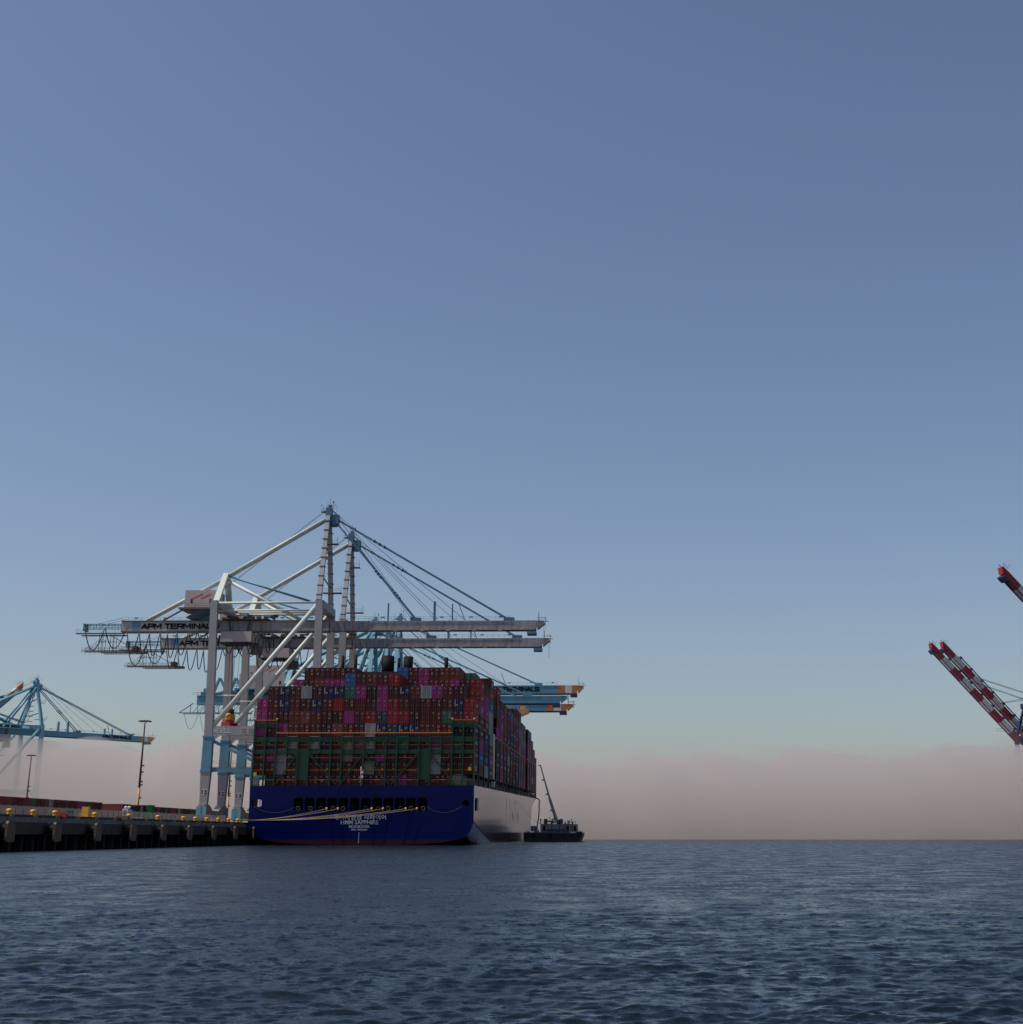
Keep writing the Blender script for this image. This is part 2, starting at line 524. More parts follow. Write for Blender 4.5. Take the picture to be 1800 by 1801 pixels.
# ------------------------------------------------------------------ wharf
WE = Vector((-76.9, 206, 0))            # a point on the wharf edge
def edge_at(Y):                          # the wharf edge at distance Y
    return Vector((WE.x + (Y - WE.y) * 0.02546, Y, 0))
WM = Matrix.Translation(edge_at(206)) @ QROT      # wharf frame: x out over the water, y along

def wharf():
    mb = MB()
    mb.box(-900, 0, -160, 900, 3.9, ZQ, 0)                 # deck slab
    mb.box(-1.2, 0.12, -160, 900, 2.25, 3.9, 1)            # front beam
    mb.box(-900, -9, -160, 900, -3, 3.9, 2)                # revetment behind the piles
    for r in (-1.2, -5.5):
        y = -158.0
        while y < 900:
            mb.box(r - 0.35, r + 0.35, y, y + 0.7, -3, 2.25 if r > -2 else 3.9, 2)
            y += 4.4
    o = mb.build('wharf', ['concrete', 'concrete_face', 'pile'])
    o.matrix_world = WM
    tag(o, kind='structure')
    # raised kerb along the edge, in lengths between the bollard recesses
    y = -6.0 - 8.75 * 8
    k = 0
    src = None
    while y < 330:
        if src is None:
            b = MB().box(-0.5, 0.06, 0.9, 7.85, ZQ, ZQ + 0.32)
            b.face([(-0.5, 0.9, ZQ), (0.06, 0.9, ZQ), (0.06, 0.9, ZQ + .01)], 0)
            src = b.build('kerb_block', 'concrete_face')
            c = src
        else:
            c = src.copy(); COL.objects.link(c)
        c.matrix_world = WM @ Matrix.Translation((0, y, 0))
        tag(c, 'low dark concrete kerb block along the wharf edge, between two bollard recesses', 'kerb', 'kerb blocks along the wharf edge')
        y += 8.75; k += 1

wharf()

def wq(x, Y, z=ZQ):
    """world point: x metres out from the wharf edge at distance Y"""
    return edge_at(Y) + NOR * x + Vector((0, 0, z))

# fenders
def fenders():
    src = None
    Ys = [186, 204, 221.5, 239.2, 257, 274.7, 292, 310, 328, 345.5]
    for i, Y in enumerate(Ys):
        mtx = Matrix.Translation(wq(0, Y, 0)) @ QROT
        if src is None:
            e = empty('fender', mtx, None, 'fender', 'fenders on the wharf face')
            b = MB()
            w, h0, h1 = 1.4, 1.25, 3.95
            prof = [(-w, h0 + .25), (-w + .25, h0), (w - .25, h0), (w, h0 + .25), (w, h1 - .3), (w - .3, h1), (-w + .3, h1), (-w, h1 - .3)]
            b.face([(2.05, y, z) for y, z in prof])
            b.face([(1.7, y, z) for y, z in reversed(prof)])
            for k in range(8):
                (ya, za), (yb, zb) = prof[k], prof[(k + 1) % 8]
                b.face([(1.7, ya, za), (1.7, yb, zb), (2.05, yb, zb), (2.05, ya, za)])
            b.build('fender_panel', 'fender_face', e)
            r = MB()
            r.tube((0.12, 0, 2.9), (1.7, 0, 2.9), 0.62, 14)
            r.tube((0.12, 0, 2.9), (0.3, 0, 2.9), 0.85, 14)
            r.tube((1.5, 0, 2.9), (1.7, 0, 2.9), 0.8, 14)
            r.build('rubber_buffer', 'rubber', e)
            MB().path([(0.12, -0.9, 4.2), (0.9, -0.9, 3.75), (1.75, -0.9, 3.5)], 0.05, 5).build('chain', 'pole_dark', e)
            src = e; c = e
        else:
            c = src.copy(); COL.objects.link(c); c.matrix_world = mtx
            for ch in src.children:
                d = ch.copy(); COL.objects.link(d); d.parent = c
        pos = ORD[i - 1] + ' from the left' if i > 1 else ('standing outside the left edge of view' if i == 0 else 'leftmost at the picture edge')
        tag(c, 'rusty tan fender panel on dark rubber buffer, ' + ('nearest the blue ship stern' if i == len(Ys) - 1 else pos))

fenders()

def bollards():
    src = None
    Ys = [200.2, 209, 217.7, 226.4, 244, 261.6, 278.5, 295.3, 304, 312.7, 321.8, 330.6, 338.9]
    for i, Y in enumerate(Ys):
        if src is None:
            b = MB()
            b.lathe((0, 0, 0), [(0.36, 0), (0.34, .06), (0.32, .12), (0.31, .55), (0.33, .66), (0.40, .76), (0.41, .88), (0.34, 1.0), (0.2, 1.06), (0.04, 1.08)], 18)
            src = b.build('bollard', 'bollard_yellow')
            fl = MB(); fl.lathe((0, 0, 0), [(0.5, 0), (0.5, .05)], 18)
            fl.build('base_flange', 'pole_dark', src)
            c = src
        else:
            c = src.copy(); COL.objects.link(c)
            for ch in src.children:
                d = ch.copy(); COL.objects.link(d); d.parent = c
        c.matrix_world = Matrix.Translation(wq(-0.55, Y)) @ QROT
        pos = (ORD[i] + ' from the left') if i else 'beyond the left picture edge'
        if i == len(Ys) - 1: pos = 'last one before the blue ship stern'
        tag(c, 'yellow mushroom-headed mooring bollard on the wharf edge, ' + pos, 'bollard', 'yellow bollards along the wharf edge')

bollards()

def fence():
    y0, y1 = 172 - 206, 352 - 206
    h = 1.75
    root = empty('chain_link_fence', WM @ Matrix.Translation((-6.5, 0, ZQ)), 'long pale chain-link fence behind the row of yellow bollards on the wharf', 'fence')
    w = MB()
    L = y1 - y0
    n = int(L / 0.16)
    for k in range(n):
        a = y0 + k * 0.16
        w.box(-.011, .011, a, a + 0.03, 0.02, h)
    for k in range(14):
        z = 0.05 + k * (h - .1) / 13
        w.box(.012, .03, y0, y1, z, z + .028)
    w.build('wire_mesh', 'fence_wire', root)
    y = y0
    p = MB()
    src = None
    while y <= y1:
        if src is None:
            src = MB().tube((0.05, 0, 0), (0.05, 0, h + .12), 0.045, 6).build('post', 'pole_dark', root); c = src
        else:
            c = src.copy(); COL.objects.link(c); c.parent = root
        c.location = (0.05, y, 0)
        y += 3.0

fence()

# yard containers are made with the ship's (see below)

def lamp_mast(Y, X, top, ochre, label):
    e = empty('floodlight_mast', Matrix.Translation((X, Y, ZQ)), label, 'light mast', 'floodlight masts in the yard')
    H = top - ZQ
    MB().tube((0, 0, ochre), (0, 0, H), 0.36, 10, 0, 0.2).build('upper_pole', 'pole_dark', e)
    MB().tube((0, 0, 0), (0, 0, ochre), 0.48, 10, 0, 0.36).build('lower_pole', 'pole_ochre', e)
    h = MB(); h.ring((0, 0, H - .3), 1.5, 0.08, 'z', 16)
    for k in range(4):
        t = k * math.pi / 2 + .4
        h.beam((0, 0, H - .3), (1.5 * math.cos(t), 1.5 * math.sin(t), H - .3), .08, .08)
    h.build('head_ring', 'pole_dark', e)
    for k in range(8):
        t = k * math.pi / 4
        f = MB().beam((1.25 * math.cos(t), 1.25 * math.sin(t), H - .25), (2.0 * math.cos(t), 2.0 * math.sin(t), H - .45), .6, .35)
        f.build('floodlight', 'pole_dark', e)
    g = MB()
    for z in (H * .38, H * .41, H * .5, H * .56, H * .26): g.box(.3, .9, -.2, .2, z, z + .45)
    g.build('antenna_box', 'pole_dark', e)

def px_at(px, Y, z=5):
    return (px - 1000) * (Y * 0.951 + (z - 2.15) * 0.309) / 2540

lamp_mast(465, px_at(239, 465), 36.5, 11.5, 'tall dark floodlight mast with ochre foot behind the yard fence, left of the cranes')
lamp_mast(640, px_at(41, 640), 35.0, 6, 'thin distant floodlight mast near the left edge, fading into fog')
lamp_mast(590, px_at(398, 590), 36.0, 12, 'floodlight mast with ochre foot seen between the grey crane legs')

# ------------------------------------------------------------------ the container ship
TRIM = R(0.78)
SM = Matrix.Translation((-47.2, 344.0, 0)) @ QROT @ Matrix.Rotation(TRIM, 4, 'X')
HB = 25.7
DK = 12.93
PITCH = 15.1
TB = 15.48           # bottom of the first tier on deck
TH_ = 2.84           # tier height
CP = 2.55            # column pitch
ship = empty('container_ship', SM, 'huge blue-hulled container ship seen from the stern, stacked high with containers', 'ship')

def lerp(a, b, t): return a + (b - a) * t
def interp(x, xs, ys): return float(np.interp(x, xs, ys))

def hull_section(y):
    """(x,z) from keel centre out and up to deck, starboard"""
    B = interp(y, [0, 304, 317, 329, 340, 350, 358, 363, 366], [HB, HB, 25.2, 23.6, 20.4, 15.5, 9, 3.5, 0.05])
    Bw = interp(y, [0, 256, 278, 300, 318, 335, 347, 353, 366], [HB, HB, 24.6, 21.3, 15.4, 7.6, 1.6, 0.06, 0.05])
    zk = interp(y, [0, 15, 44, 75, 300, 366], [0.02, -1.6, -7.5, -11, -11, -11])
    zc = interp(y, [0, 44, 75, 300, 366], [5.3, 0.9, -5.5, -5.5, -5.5])
    ds = interp(y, [0, 30, 75], [1, .8, .35])
    dzk = DK + interp(y, [0, 329, 330, 366], [0, 0, 2.4, 3.6])
    prof = [(25.6, 0), (18, 0), (11.5, .04), (7.8, .095), (4.6, .19), (2.9, .27), (2.1, .34), (1.2, .45), (.7, .57), (.3, .74), (.08, .88), (0, 1)]
    pts = []
    f = lambda z: 0.0 if z <= 0 else (min(1, z / DK)) ** 1.5
    for dx, ze in prof:
        z = zk + (zc - zk) * ze
        bb = lerp(Bw, B, f(z))
        dxx = dx * ds if dx < 25 else 25.6
        pts.append((max(0.0, bb * (1 - dxx / 25.6)), z))
    zs = [zc + .01] + [z for z in (0.6, 3.0, 5.5, 7.45, 8.4, 9.3, 10.25, 11.6) if True] + [dzk]
    for z in zs:
        zz = max(z, zc + .01)
        pts.append((lerp(Bw, B, f(zz)), zz))
    return pts

def hull_material():
    m = bpy.data.materials.new('hull paint'); m.use_nodes = True
    n, l = m.node_tree.nodes, m.node_tree.links
    b = n['Principled BSDF']
    tc = n.new('ShaderNodeTexCoord')
    sp = n.new('ShaderNodeSeparateXYZ'); l.new(tc.outputs['Object'], sp.inputs[0])
    no = n.new('ShaderNodeTexNoise'); no.inputs['Scale'].default_value = 0.25; no.inputs['Detail'].default_value = 7
    l.new(tc.outputs['Object'], no.inputs['Vector'])
    mr = n.new('ShaderNodeMapRange'); mr.inputs['To Min'].default_value = 0.75; mr.inputs['To Max'].default_value = 1.25
    l.new(no.outputs[0], mr.inputs[0])
    gt = n.new('ShaderNodeMath'); gt.operation = 'GREATER_THAN'; gt.inputs[1].default_value = 1.2
    l.new(sp.outputs['Z'], gt.inputs[0])
    mx = n.new('ShaderNodeMix'); mx.data_type = 'RGBA'
    l.new(gt.outputs[0], mx.inputs[0])
    mx.inputs[6].default_value = (0.05, 0.010, 0.022, 1)
    mx.inputs[7].default_value = (0.0009, 0.0062, 0.082, 1)
    vm = n.new('ShaderNodeVectorMath'); vm.operation = 'SCALE'
    l.new(mx.outputs[2], vm.inputs[0]); l.new(mr.outputs[0], vm.inputs['Scale'])
    l.new(vm.outputs[0], b.inputs['Base Color'])
    # plate seams, rust weeps and a stained band above the water
    sepc = n.new('ShaderNodeCombineXYZ')
    l.new(sp.outputs['X'], sepc.inputs[0]); l.new(sp.outputs['Z'], sepc.inputs[1])
    addy = n.new('ShaderNodeMath'); addy.operation = 'ADD'
    l.new(sp.outputs['X'], addy.inputs[0]); l.new(sp.outputs['Y'], addy.inputs[1]); l.new(addy.outputs[0], sepc.inputs[0])
    br = n.new('ShaderNodeTexBrick')
    br.inputs['Scale'].default_value = 0.1; br.inputs['Mortar Size'].default_value = 0.004; br.inputs['Brick Width'].default_value = 0.9; br.inputs['Row Height'].default_value = 0.26
    br.inputs['Color1'].default_value = (1, 1, 1, 1); br.inputs['Color2'].default_value = (0.86, 0.88, 0.9, 1); br.inputs['Mortar'].default_value = (0.45, 0.45, 0.5, 1)
    l.new(sepc.outputs[0], br.inputs['Vector'])
    m2 = n.new('ShaderNodeVectorMath'); m2.operation = 'MULTIPLY'
    l.new(vm.outputs[0], m2.inputs[0]); l.new(br.outputs['Color'], m2.inputs[1])
    mpr = n.new('ShaderNodeMapping'); mpr.inputs['Scale'].default_value = (0.9, 0.9, 0.06)
    l.new(tc.outputs['Object'], mpr.inputs[0])
    nr = n.new('ShaderNodeTexNoise'); nr.inputs['Scale'].default_value = 1.0; nr.inputs['Detail'].default_value = 8; nr.inputs['Roughness'].default_value = 0.7
    l.new(mpr.outputs[0], nr.inputs['Vector'])
    rr_ = n.new('ShaderNodeMapRange'); rr_.inputs['From Min'].default_value = 0.56; rr_.inputs['From Max'].default_value = 0.8; rr_.inputs['To Max'].default_value = 0.5
    l.new(nr.outputs[0], rr_.inputs[0])
    mxr = n.new('ShaderNodeMix'); mxr.data_type = 'RGBA'
    l.new(rr_.outputs[0], mxr.inputs[0]); l.new(m2.outputs[0], mxr.inputs[6]); mxr.inputs[7].default_value = (0.02, 0.018, 0.035, 1)
    l.new(mxr.outputs[2], b.inputs['Base Color'])
    mp = n.new('ShaderNodeMapping'); mp.inputs['Scale'].default_value = (0.25, 0.25, 0.25)
    l.new(tc.outputs['Object'], mp.inputs[0])
    n2 = n.new('ShaderNodeTexNoise'); n2.inputs['Scale'].default_value = 1.0; n2.inputs['Detail'].default_value = 3
    l.new(mp.outputs[0], n2.inputs['Vector'])
    bp = n.new('ShaderNodeBump'); bp.inputs['Strength'].default_value = 0.12; bp.inputs['Distance'].default_value = 0.15
    l.new(n2.outputs[0], bp.inputs['Height']); l.new(bp.outputs[0], b.inputs['Normal'])
    b.inputs['Roughness'].default_value = 0.14
    b.inputs['Specular IOR Level'].default_value = 0.15
    return m
HULLM = hull_material()

OPEN = [(-15.55 + i * 2.58, -15.55 + i * 2.58 + 2.2) for i in range(12)]
def build_hull():
    mb = MB()
    st = [0, 1.2, 2.4, 5, 9, 12.2, 18, 26, 34, 44, 55, 65, 75, 100, 130, 160, 190, 220, 236, 248, 259, 268, 276, 282, 289, 296, 302, 308, 314, 320, 325, 329, 329.9, 334, 339, 344, 348, 352, 356, 360, 363, 366]
    secs = [hull_section(y) for y in st]
    n = len(secs[0])
    for side in (1, -1):
        base = len(mb.v)
        for y, s in zip(st, secs):
            mb.v += [(side * x, y, z) for x, z in s]
        for i in range(len(st) - 1):
            for j in range(n - 1):
                zmid = (secs[i][j][1] + secs[i][j + 1][1]) / 2
                if 2.4 <= st[i] < 12.2 and 7.4 < zmid < 10.3: continue      # side mooring opening
                q = (base + i * n + j, base + (i + 1) * n + j, base + (i + 1) * n + j + 1, base + i * n + j + 1)
                mb.f.append(q if side == 1 else q[::-1]); mb.m.append(0); mb.s.append(j < 12)
    # transom with its mooring openings
    s0 = secs[0]
    low = [(x, z) for x, z in s0 if z <= 7.46]
    poly = [(x, 0, z) for x, z in low] + [(-x, 0, z) for x, z in reversed(low)]
    mb.face(poly[::1])
    z0, z1 = 7.45, 10.25
    holes = [(-25.1, -22.9, 8.3, 9.9)] + [(a, b, z0, z1) for a, b in OPEN] + [(23.0, 24.6, 8.45, 9.65)]
    xs = sorted({-HB, HB} | {h[0] for h in holes} | {h[1] for h in holes})
    for a, b in zip(xs[:-1], xs[1:]):
        h = [q for q in holes if q[0] <= a + 1e-6 and q[1] >= b - 1e-6]
        if not h:
            mb.face([(a, 0, z0), (b, 0, z0), (b, 0, z1), (a, 0, z1)])
        else:
            _, _, p, q = h[0]
            if p > z0: mb.face([(a, 0, z0), (b, 0, z0), (b, 0, p), (a, 0, p)])
            if q < z1: mb.face([(a, 0, q), (b, 0, q), (b, 0, z1), (a, 0, z1)])
            r = 0.35
            for (cx, sx) in ((a, 1), (b, -1)):
                for (cz, sz) in ((p, 1), (q, -1)):
                    mb.face([(cx, 0, cz), (cx + sx * r, 0, cz), (cx + sx * r * .3, 0, cz + sz * r * .3), (cx, 0, cz + sz * r)])
            d = 0.3   # thickness of the plate round the hole
            mb.face([(a, 0, p), (a, d, p), (a, d, q), (a, 0, q)]); mb.face([(b, 0, p), (b, 0, q), (b, d, q), (b, d, p)])
            mb.face([(a, 0, q), (a, d, q), (b, d, q), (b, 0, q)]); mb.face([(a, 0, p), (b, 0, p), (b, d, p), (a, d, p)])
    mb.face([(-HB, 0, z1), (HB, 0, z1), (HB, 0, DK), (-HB, 0, DK)])
    mb.build('hull', HULLM, ship)
    # decks
    d = MB()
    for i in range(len(st) - 1):
        (xa, za), (xb, zb) = secs[i][-1], secs[i + 1][-1]
        za -= .05; zb -= .05
        d.face([(-xa + .02, st[i], za), (xa - .02, st[i], za), (xb - .02, st[i + 1], zb), (-xb + .02, st[i + 1], zb)])
    d.build('deck', 'ship_dark', ship)
    r = MB()          # the mooring deck seen through the openings
    r.box(-25.4, 25.4, 0.35, 15.8, 7.1, 7.3)
    r.box(-25.4, 25.4, 0.35, 15.8, 10.4, 10.7)
    r.box(-25.4, 25.4, 15.8, 16.2, 7.3, 10.4)
    for x in (-13, -4, 5, 13): r.tube((x - 1.2, 7, 8.3), (x + 1.8, 7, 8.3), .8, 12)
    r.box(-25.35, -23.95, .6, .8, 7.3, 10.4)
    r.build('mooring_deck', 'ship_dark', ship)
    for i, (a, b) in enumerate(OPEN):
        if i in (5,): continue
        g = i in (2, 6, 9)
        MB().ring(((a + b) / 2 + (.25 if i % 2 else 0), 0.12, 7.95), .42, .06, 'y', 14).build('fairlead', 'ship_green' if g else 'rail_rust', ship)
    for i in ROPES:
        a, b = OPEN[i]
        MB().lathe((a - .05 if i > 2 else a, -0.18, 7.55), [(.12, 0), (.24, .12), (.25, .5), (.12, .62)], 10).build('roller', 'roller_yellow', ship)
    # side columns in the mooring openings
    for s in (1, -1):
        MB().box(s * HB - .25, s * HB + .02, 10.4, 10.9, 7.45, 10.25).build('opening_pillar', 'ship_white', ship)

ROPES = [3, 4, 7, 8, 10, 11]
build_hull()

def ship_text():
    for body, w, h, z in (('에이지엠엠 사파이어', 12.0, 1.12, 6.05), ('HMM SAPPHIRE', 8.5, .92, 4.95), ('MONROVIA', 4.7, .62, 4.0), ('IMO 9955260', 3.6, .42, 3.33)):
        t = text_mb(body, width=w, height=h, depth=.03, bold=.012)
        shift(t, -.25, -.03, z).build('lettering', 'letter_white', ship)
    for k in range(9):
        MB().box(-.42, -.18, -.03, -.01, .45 + k * .27, .57 + k * .27).build('draught_mark', 'letter_white', ship)
    t = text_mb('HMM', width=66, height=7.4, depth=.03, bold=.02, to=lambda p: (p[2], p[0], p[1]))
    shift(t, HB + .03, 145, 7.5).build('side_lettering', 'hmm_white', ship)

ship_text()

def colx(i): return -24.23 + CP * i      # centre of column i
def lashing():
    g, o = 'ship_green', 'ship_orange'
    z_top = DK + 11.6        # main rail
    tw = DK + 14.55          # side towers
    ys0, ys1 = -0.05, 0.5
    def X(i): return -25.5 + CP * i
    for i in range(21):
        full = i in (0, 1, 2, 18, 19, 20) or i in (4, 5, 7, 8, 10, 12, 13, 15, 16)
        zt = tw if i in (0, 1, 2, 18, 19, 20) else z_top - .2
        zb = DK if full else DK + 7.2
        MB().box(X(i) - .17, X(i) + .17, ys0, ys1, zb, zt).build('lashing_post', g, ship)
    for z, h in ((DK + 10.3, 1.15), (DK + 7.55, .95)):
        MB().box(-25.35, 25.35, .12, .42, z - h / 2, z + h / 2).build('lashing_beam', g, ship)
    for a, b in ((0, 2), (18, 20)):
        MB().box(X(a), X(b), .12, .42, tw - 1.5, tw - .35).build('tower_beam', g, ship)
        MB().box(X(a) - .1, X(b) + .1, -.1, 0, tw, tw + .12).build('tower_rail', o, ship)
        for q in (a, b):
            MB().lathe((X(q), 0, tw + .1), [(.08, 0), (.22, .1), (.22, .3), (.1, .4)], 8).build('deck_lamp', 'lamp_glass', ship)
    MB().box(X(2), X(18), -.12, .05, z_top + .03, z_top + .24).build('handrail', o, ship)
    for z in (DK + 9.0, DK + 6.15, DK + 3.4, DK + 1.25):
        MB().box(-25.3, 25.3, .5, .56, z, z + .11).build('walkway_rail', o, ship)
        w = MB().box(-25.3, 25.3, .57, 1.0, z - 1.1, z - 1.02); w.build('walkway', 'ship_dark', ship)
    for i in (4, 15):
        MB().box(X(i) + .17, X(i + 1) - .17, .15, .4, DK + 1.4, DK + 8.2).build('stair_panel', g, ship)
    for a, b in ((4, 2.2), (5, 7.6), (10, 8.0), (10, 12.4), (15, 12.6), (16, 18.3)):
        MB().beam((X(a), .05, DK + 7.2), (X(0) + CP * b, .05, DK + .3), .25, .25).build('brace', g, ship)
    for s in (X(0) + .7, X(20) - .9):
        MB().box(s - .35, s + .35, -.12, .3, DK + 2.2 if s < 0 else DK + 3.3, DK + 3.0 if s < 0 else DK + 4.1).build('lifebuoy_box', 'gear_yellow', ship)
    # one lashing bridge in each gap between bays
    for k in BAYS[1:]:
        y = k * PITCH - 1.55
        hb = ship_half(k)
        m = MB()
        for s in (-1, 1):
            m.box(s * hb - .12, s * hb + .12, y, y + .9, DK, tw - 1)
            m.box(s * (hb - 2.4) - .1, s * (hb - 2.4) + .1, y, y + .9, DK, tw - 1)
        for z in (DK + 2.4, DK + 5.2, DK + 8.0, DK + 10.9):
            m.box(-hb, hb, y + .05, y + .8, z, z + .25)
        m.build('lashing_bridge', 'ship_dark', ship)
        MB().lathe((hb - .1, y + .4, tw - .95), [(.08, 0), (.24, .1), (.24, .35), (.1, .45)], 8).build('deck_lamp', 'lamp_glass', ship)
        MB().box(hb - .35, hb - .12, y + .1, y + .4, DK, TB + .3).build('stanchion', 'fence_wire', ship)

BAYS = [0, 1, 2, 3] + [4.7 + i for i in range(10)] + [15.6, 16.6, 17.6, 18.6, 19.6, 20.6]
def ship_half(k): return interp(k * PITCH, [0, 304, 317, 329, 340], [HB, HB, 25.2, 23.6, 20.4]) - .2

lashing()

def superstructure():
    c = MB()
    c.box(-22.4, 22.4, .9, 286, DK - .1, TB - .12)
    c.build('hatch_coaming', 'ship_dark', ship)
    for s in (1, -1):
        r = MB()
        for z in (.5, 1.0): r.box(s * 25.45 - .03, s * 25.45 + .03, 14, 276, DK + z, DK + z + .05)
        r.build('deck_rail', 'rail_rust', ship)
    # funnel casing and its pipes in the gap after the fourth bay
    y0 = 3.95 * PITCH; top = TB + TH_ * 10.05
    MB().box(-17, 17, y0 - .6, y0 + 8.6, DK, top).build('funnel_casing', 'ship_dark', ship)
    for x, r, z1 in ((-17.0, .45, 3.4), (-13.4, .45, 3.6), (-4.4, 1.75, 3.3), (-1.4, .4, 2.7), (1.2, 1.35, 3.1), (11.8, .55, 2.8)):
        b = MB().tube((x, y0 + 3.2, top - 1), (x, y0 + 3.2, top + z1 + 1.2), r, 16)
        b.tube((x, y0 + 3.2, top + z1 + 1.2), (x, y0 + 3.2, top + z1 + 1.35), r * .8, 16)
        b.build('exhaust_pipe', 'black_paint', ship)
    MB().box(24.0, 25.4, y0, y0 + 6.5, TB + .2, TB + 12).build('stair_tower', 'bridge_tan', ship)
    MB().box(24.6, 25.5, y0 + 5, y0 + 7.5, TB - 1.8, TB - .3).build('access_box', 'ship_white', ship)
    # accommodation block with the bridge wings
    y1 = 14.72 * PITCH; zt = TB + TH_ * 9.6
    MB().box(-18, 18, y1, y1 + 11, DK, zt + 3).build('deckhouse', 'ship_white', ship)
    w = MB()
    zb = zt - .6
    w.box(-26.2, 26.2, y1 + 2, y1 + 7.5, zb + 1.6, zb + 2.9)
    for s in (1, -1):
        w.face([(s * 26.2, y1 + 2, zb + 1.6), (s * 14, y1 + 2, zb + 1.6), (s * 14, y1 + 2, zb - .9), (s * 20, y1 + 2, zb - .9)][::s])
        w.face([(s * 26.2, y1 + 7.5, zb + 1.6), (s * 14, y1 + 7.5, zb + 1.6), (s * 14, y1 + 7.5, zb - .9), (s * 20, y1 + 7.5, zb - .9)][::-s])
        w.face([(s * 26.2, y1 + 2, zb + 1.6), (s * 20, y1 + 2, zb - .9), (s * 20, y1 + 7.5, zb - .9), (s * 26.2, y1 + 7.5, zb + 1.6)][::s])
        w.face([(s * 20, y1 + 2, zb - .9), (s * 14, y1 + 2, zb - .9), (s * 14, y1 + 7.5, zb - .9), (s * 20, y1 + 7.5, zb - .9)][::s])
    w.build('bridge_wing', 'bridge_tan', ship)
    for s in (1, -1):
        r = MB()
        for k in range(7): r.box(s * (18 + 1.35 * k) - .06, s * (18 + 1.35 * k) + .06, y1 + 2, y1 + 2.12, zb + 2.9, zb + 4.2)
        r.box(min(s * 18, s * 26.2), max(s * 18, s * 26.2), y1 + 2, y1 + 2.12, zb + 4.1, zb + 4.25)
        r.box(s * 24 - 1, s * 24 + 1, y1 + 3, y1 + 5, zb + 2.9, zb + 4.1)
        r.build('wing_rail', 'bridge_tan', ship)
    MB().box(-12, 12, y1 + .5, y1 + 8, zt + 3, zt + 5.5).build('wheelhouse', 'ship_white', ship)
    # bow mast and rail
    b = MB().tube((20.5, 325, DK + .5), (20.5, 325, DK + 9), .5, 8)
    b.box(19.3, 21.8, 324, 326, DK + 3.2, DK + 5)
    b.build('bow_davit', 'ship_green', ship)
    # aft flag staff
    MB().tube((-.3, -.25, DK), (-.3, -.6, DK + 4.2), .06, 6).build('flag_staff', 'ship_white', ship)

superstructure()

def flag():
    b = MB()
    for k in range(5):
        z = .3 + k * .5
        b.box(-.28 + .05 * (k % 2), .25 + .06 * ((k + 1) % 2), -.16, .12, z, z + .5, k % 2)
    o = b.build('furled_flag', ['stripe_red', 'sign_white'])
    o.matrix_world = SM @ Matrix.Translation((.05, -.75, DK + .9))
    tag(o, 'red and white flag hanging limp from the ship stern staff', 'flag')
flag()

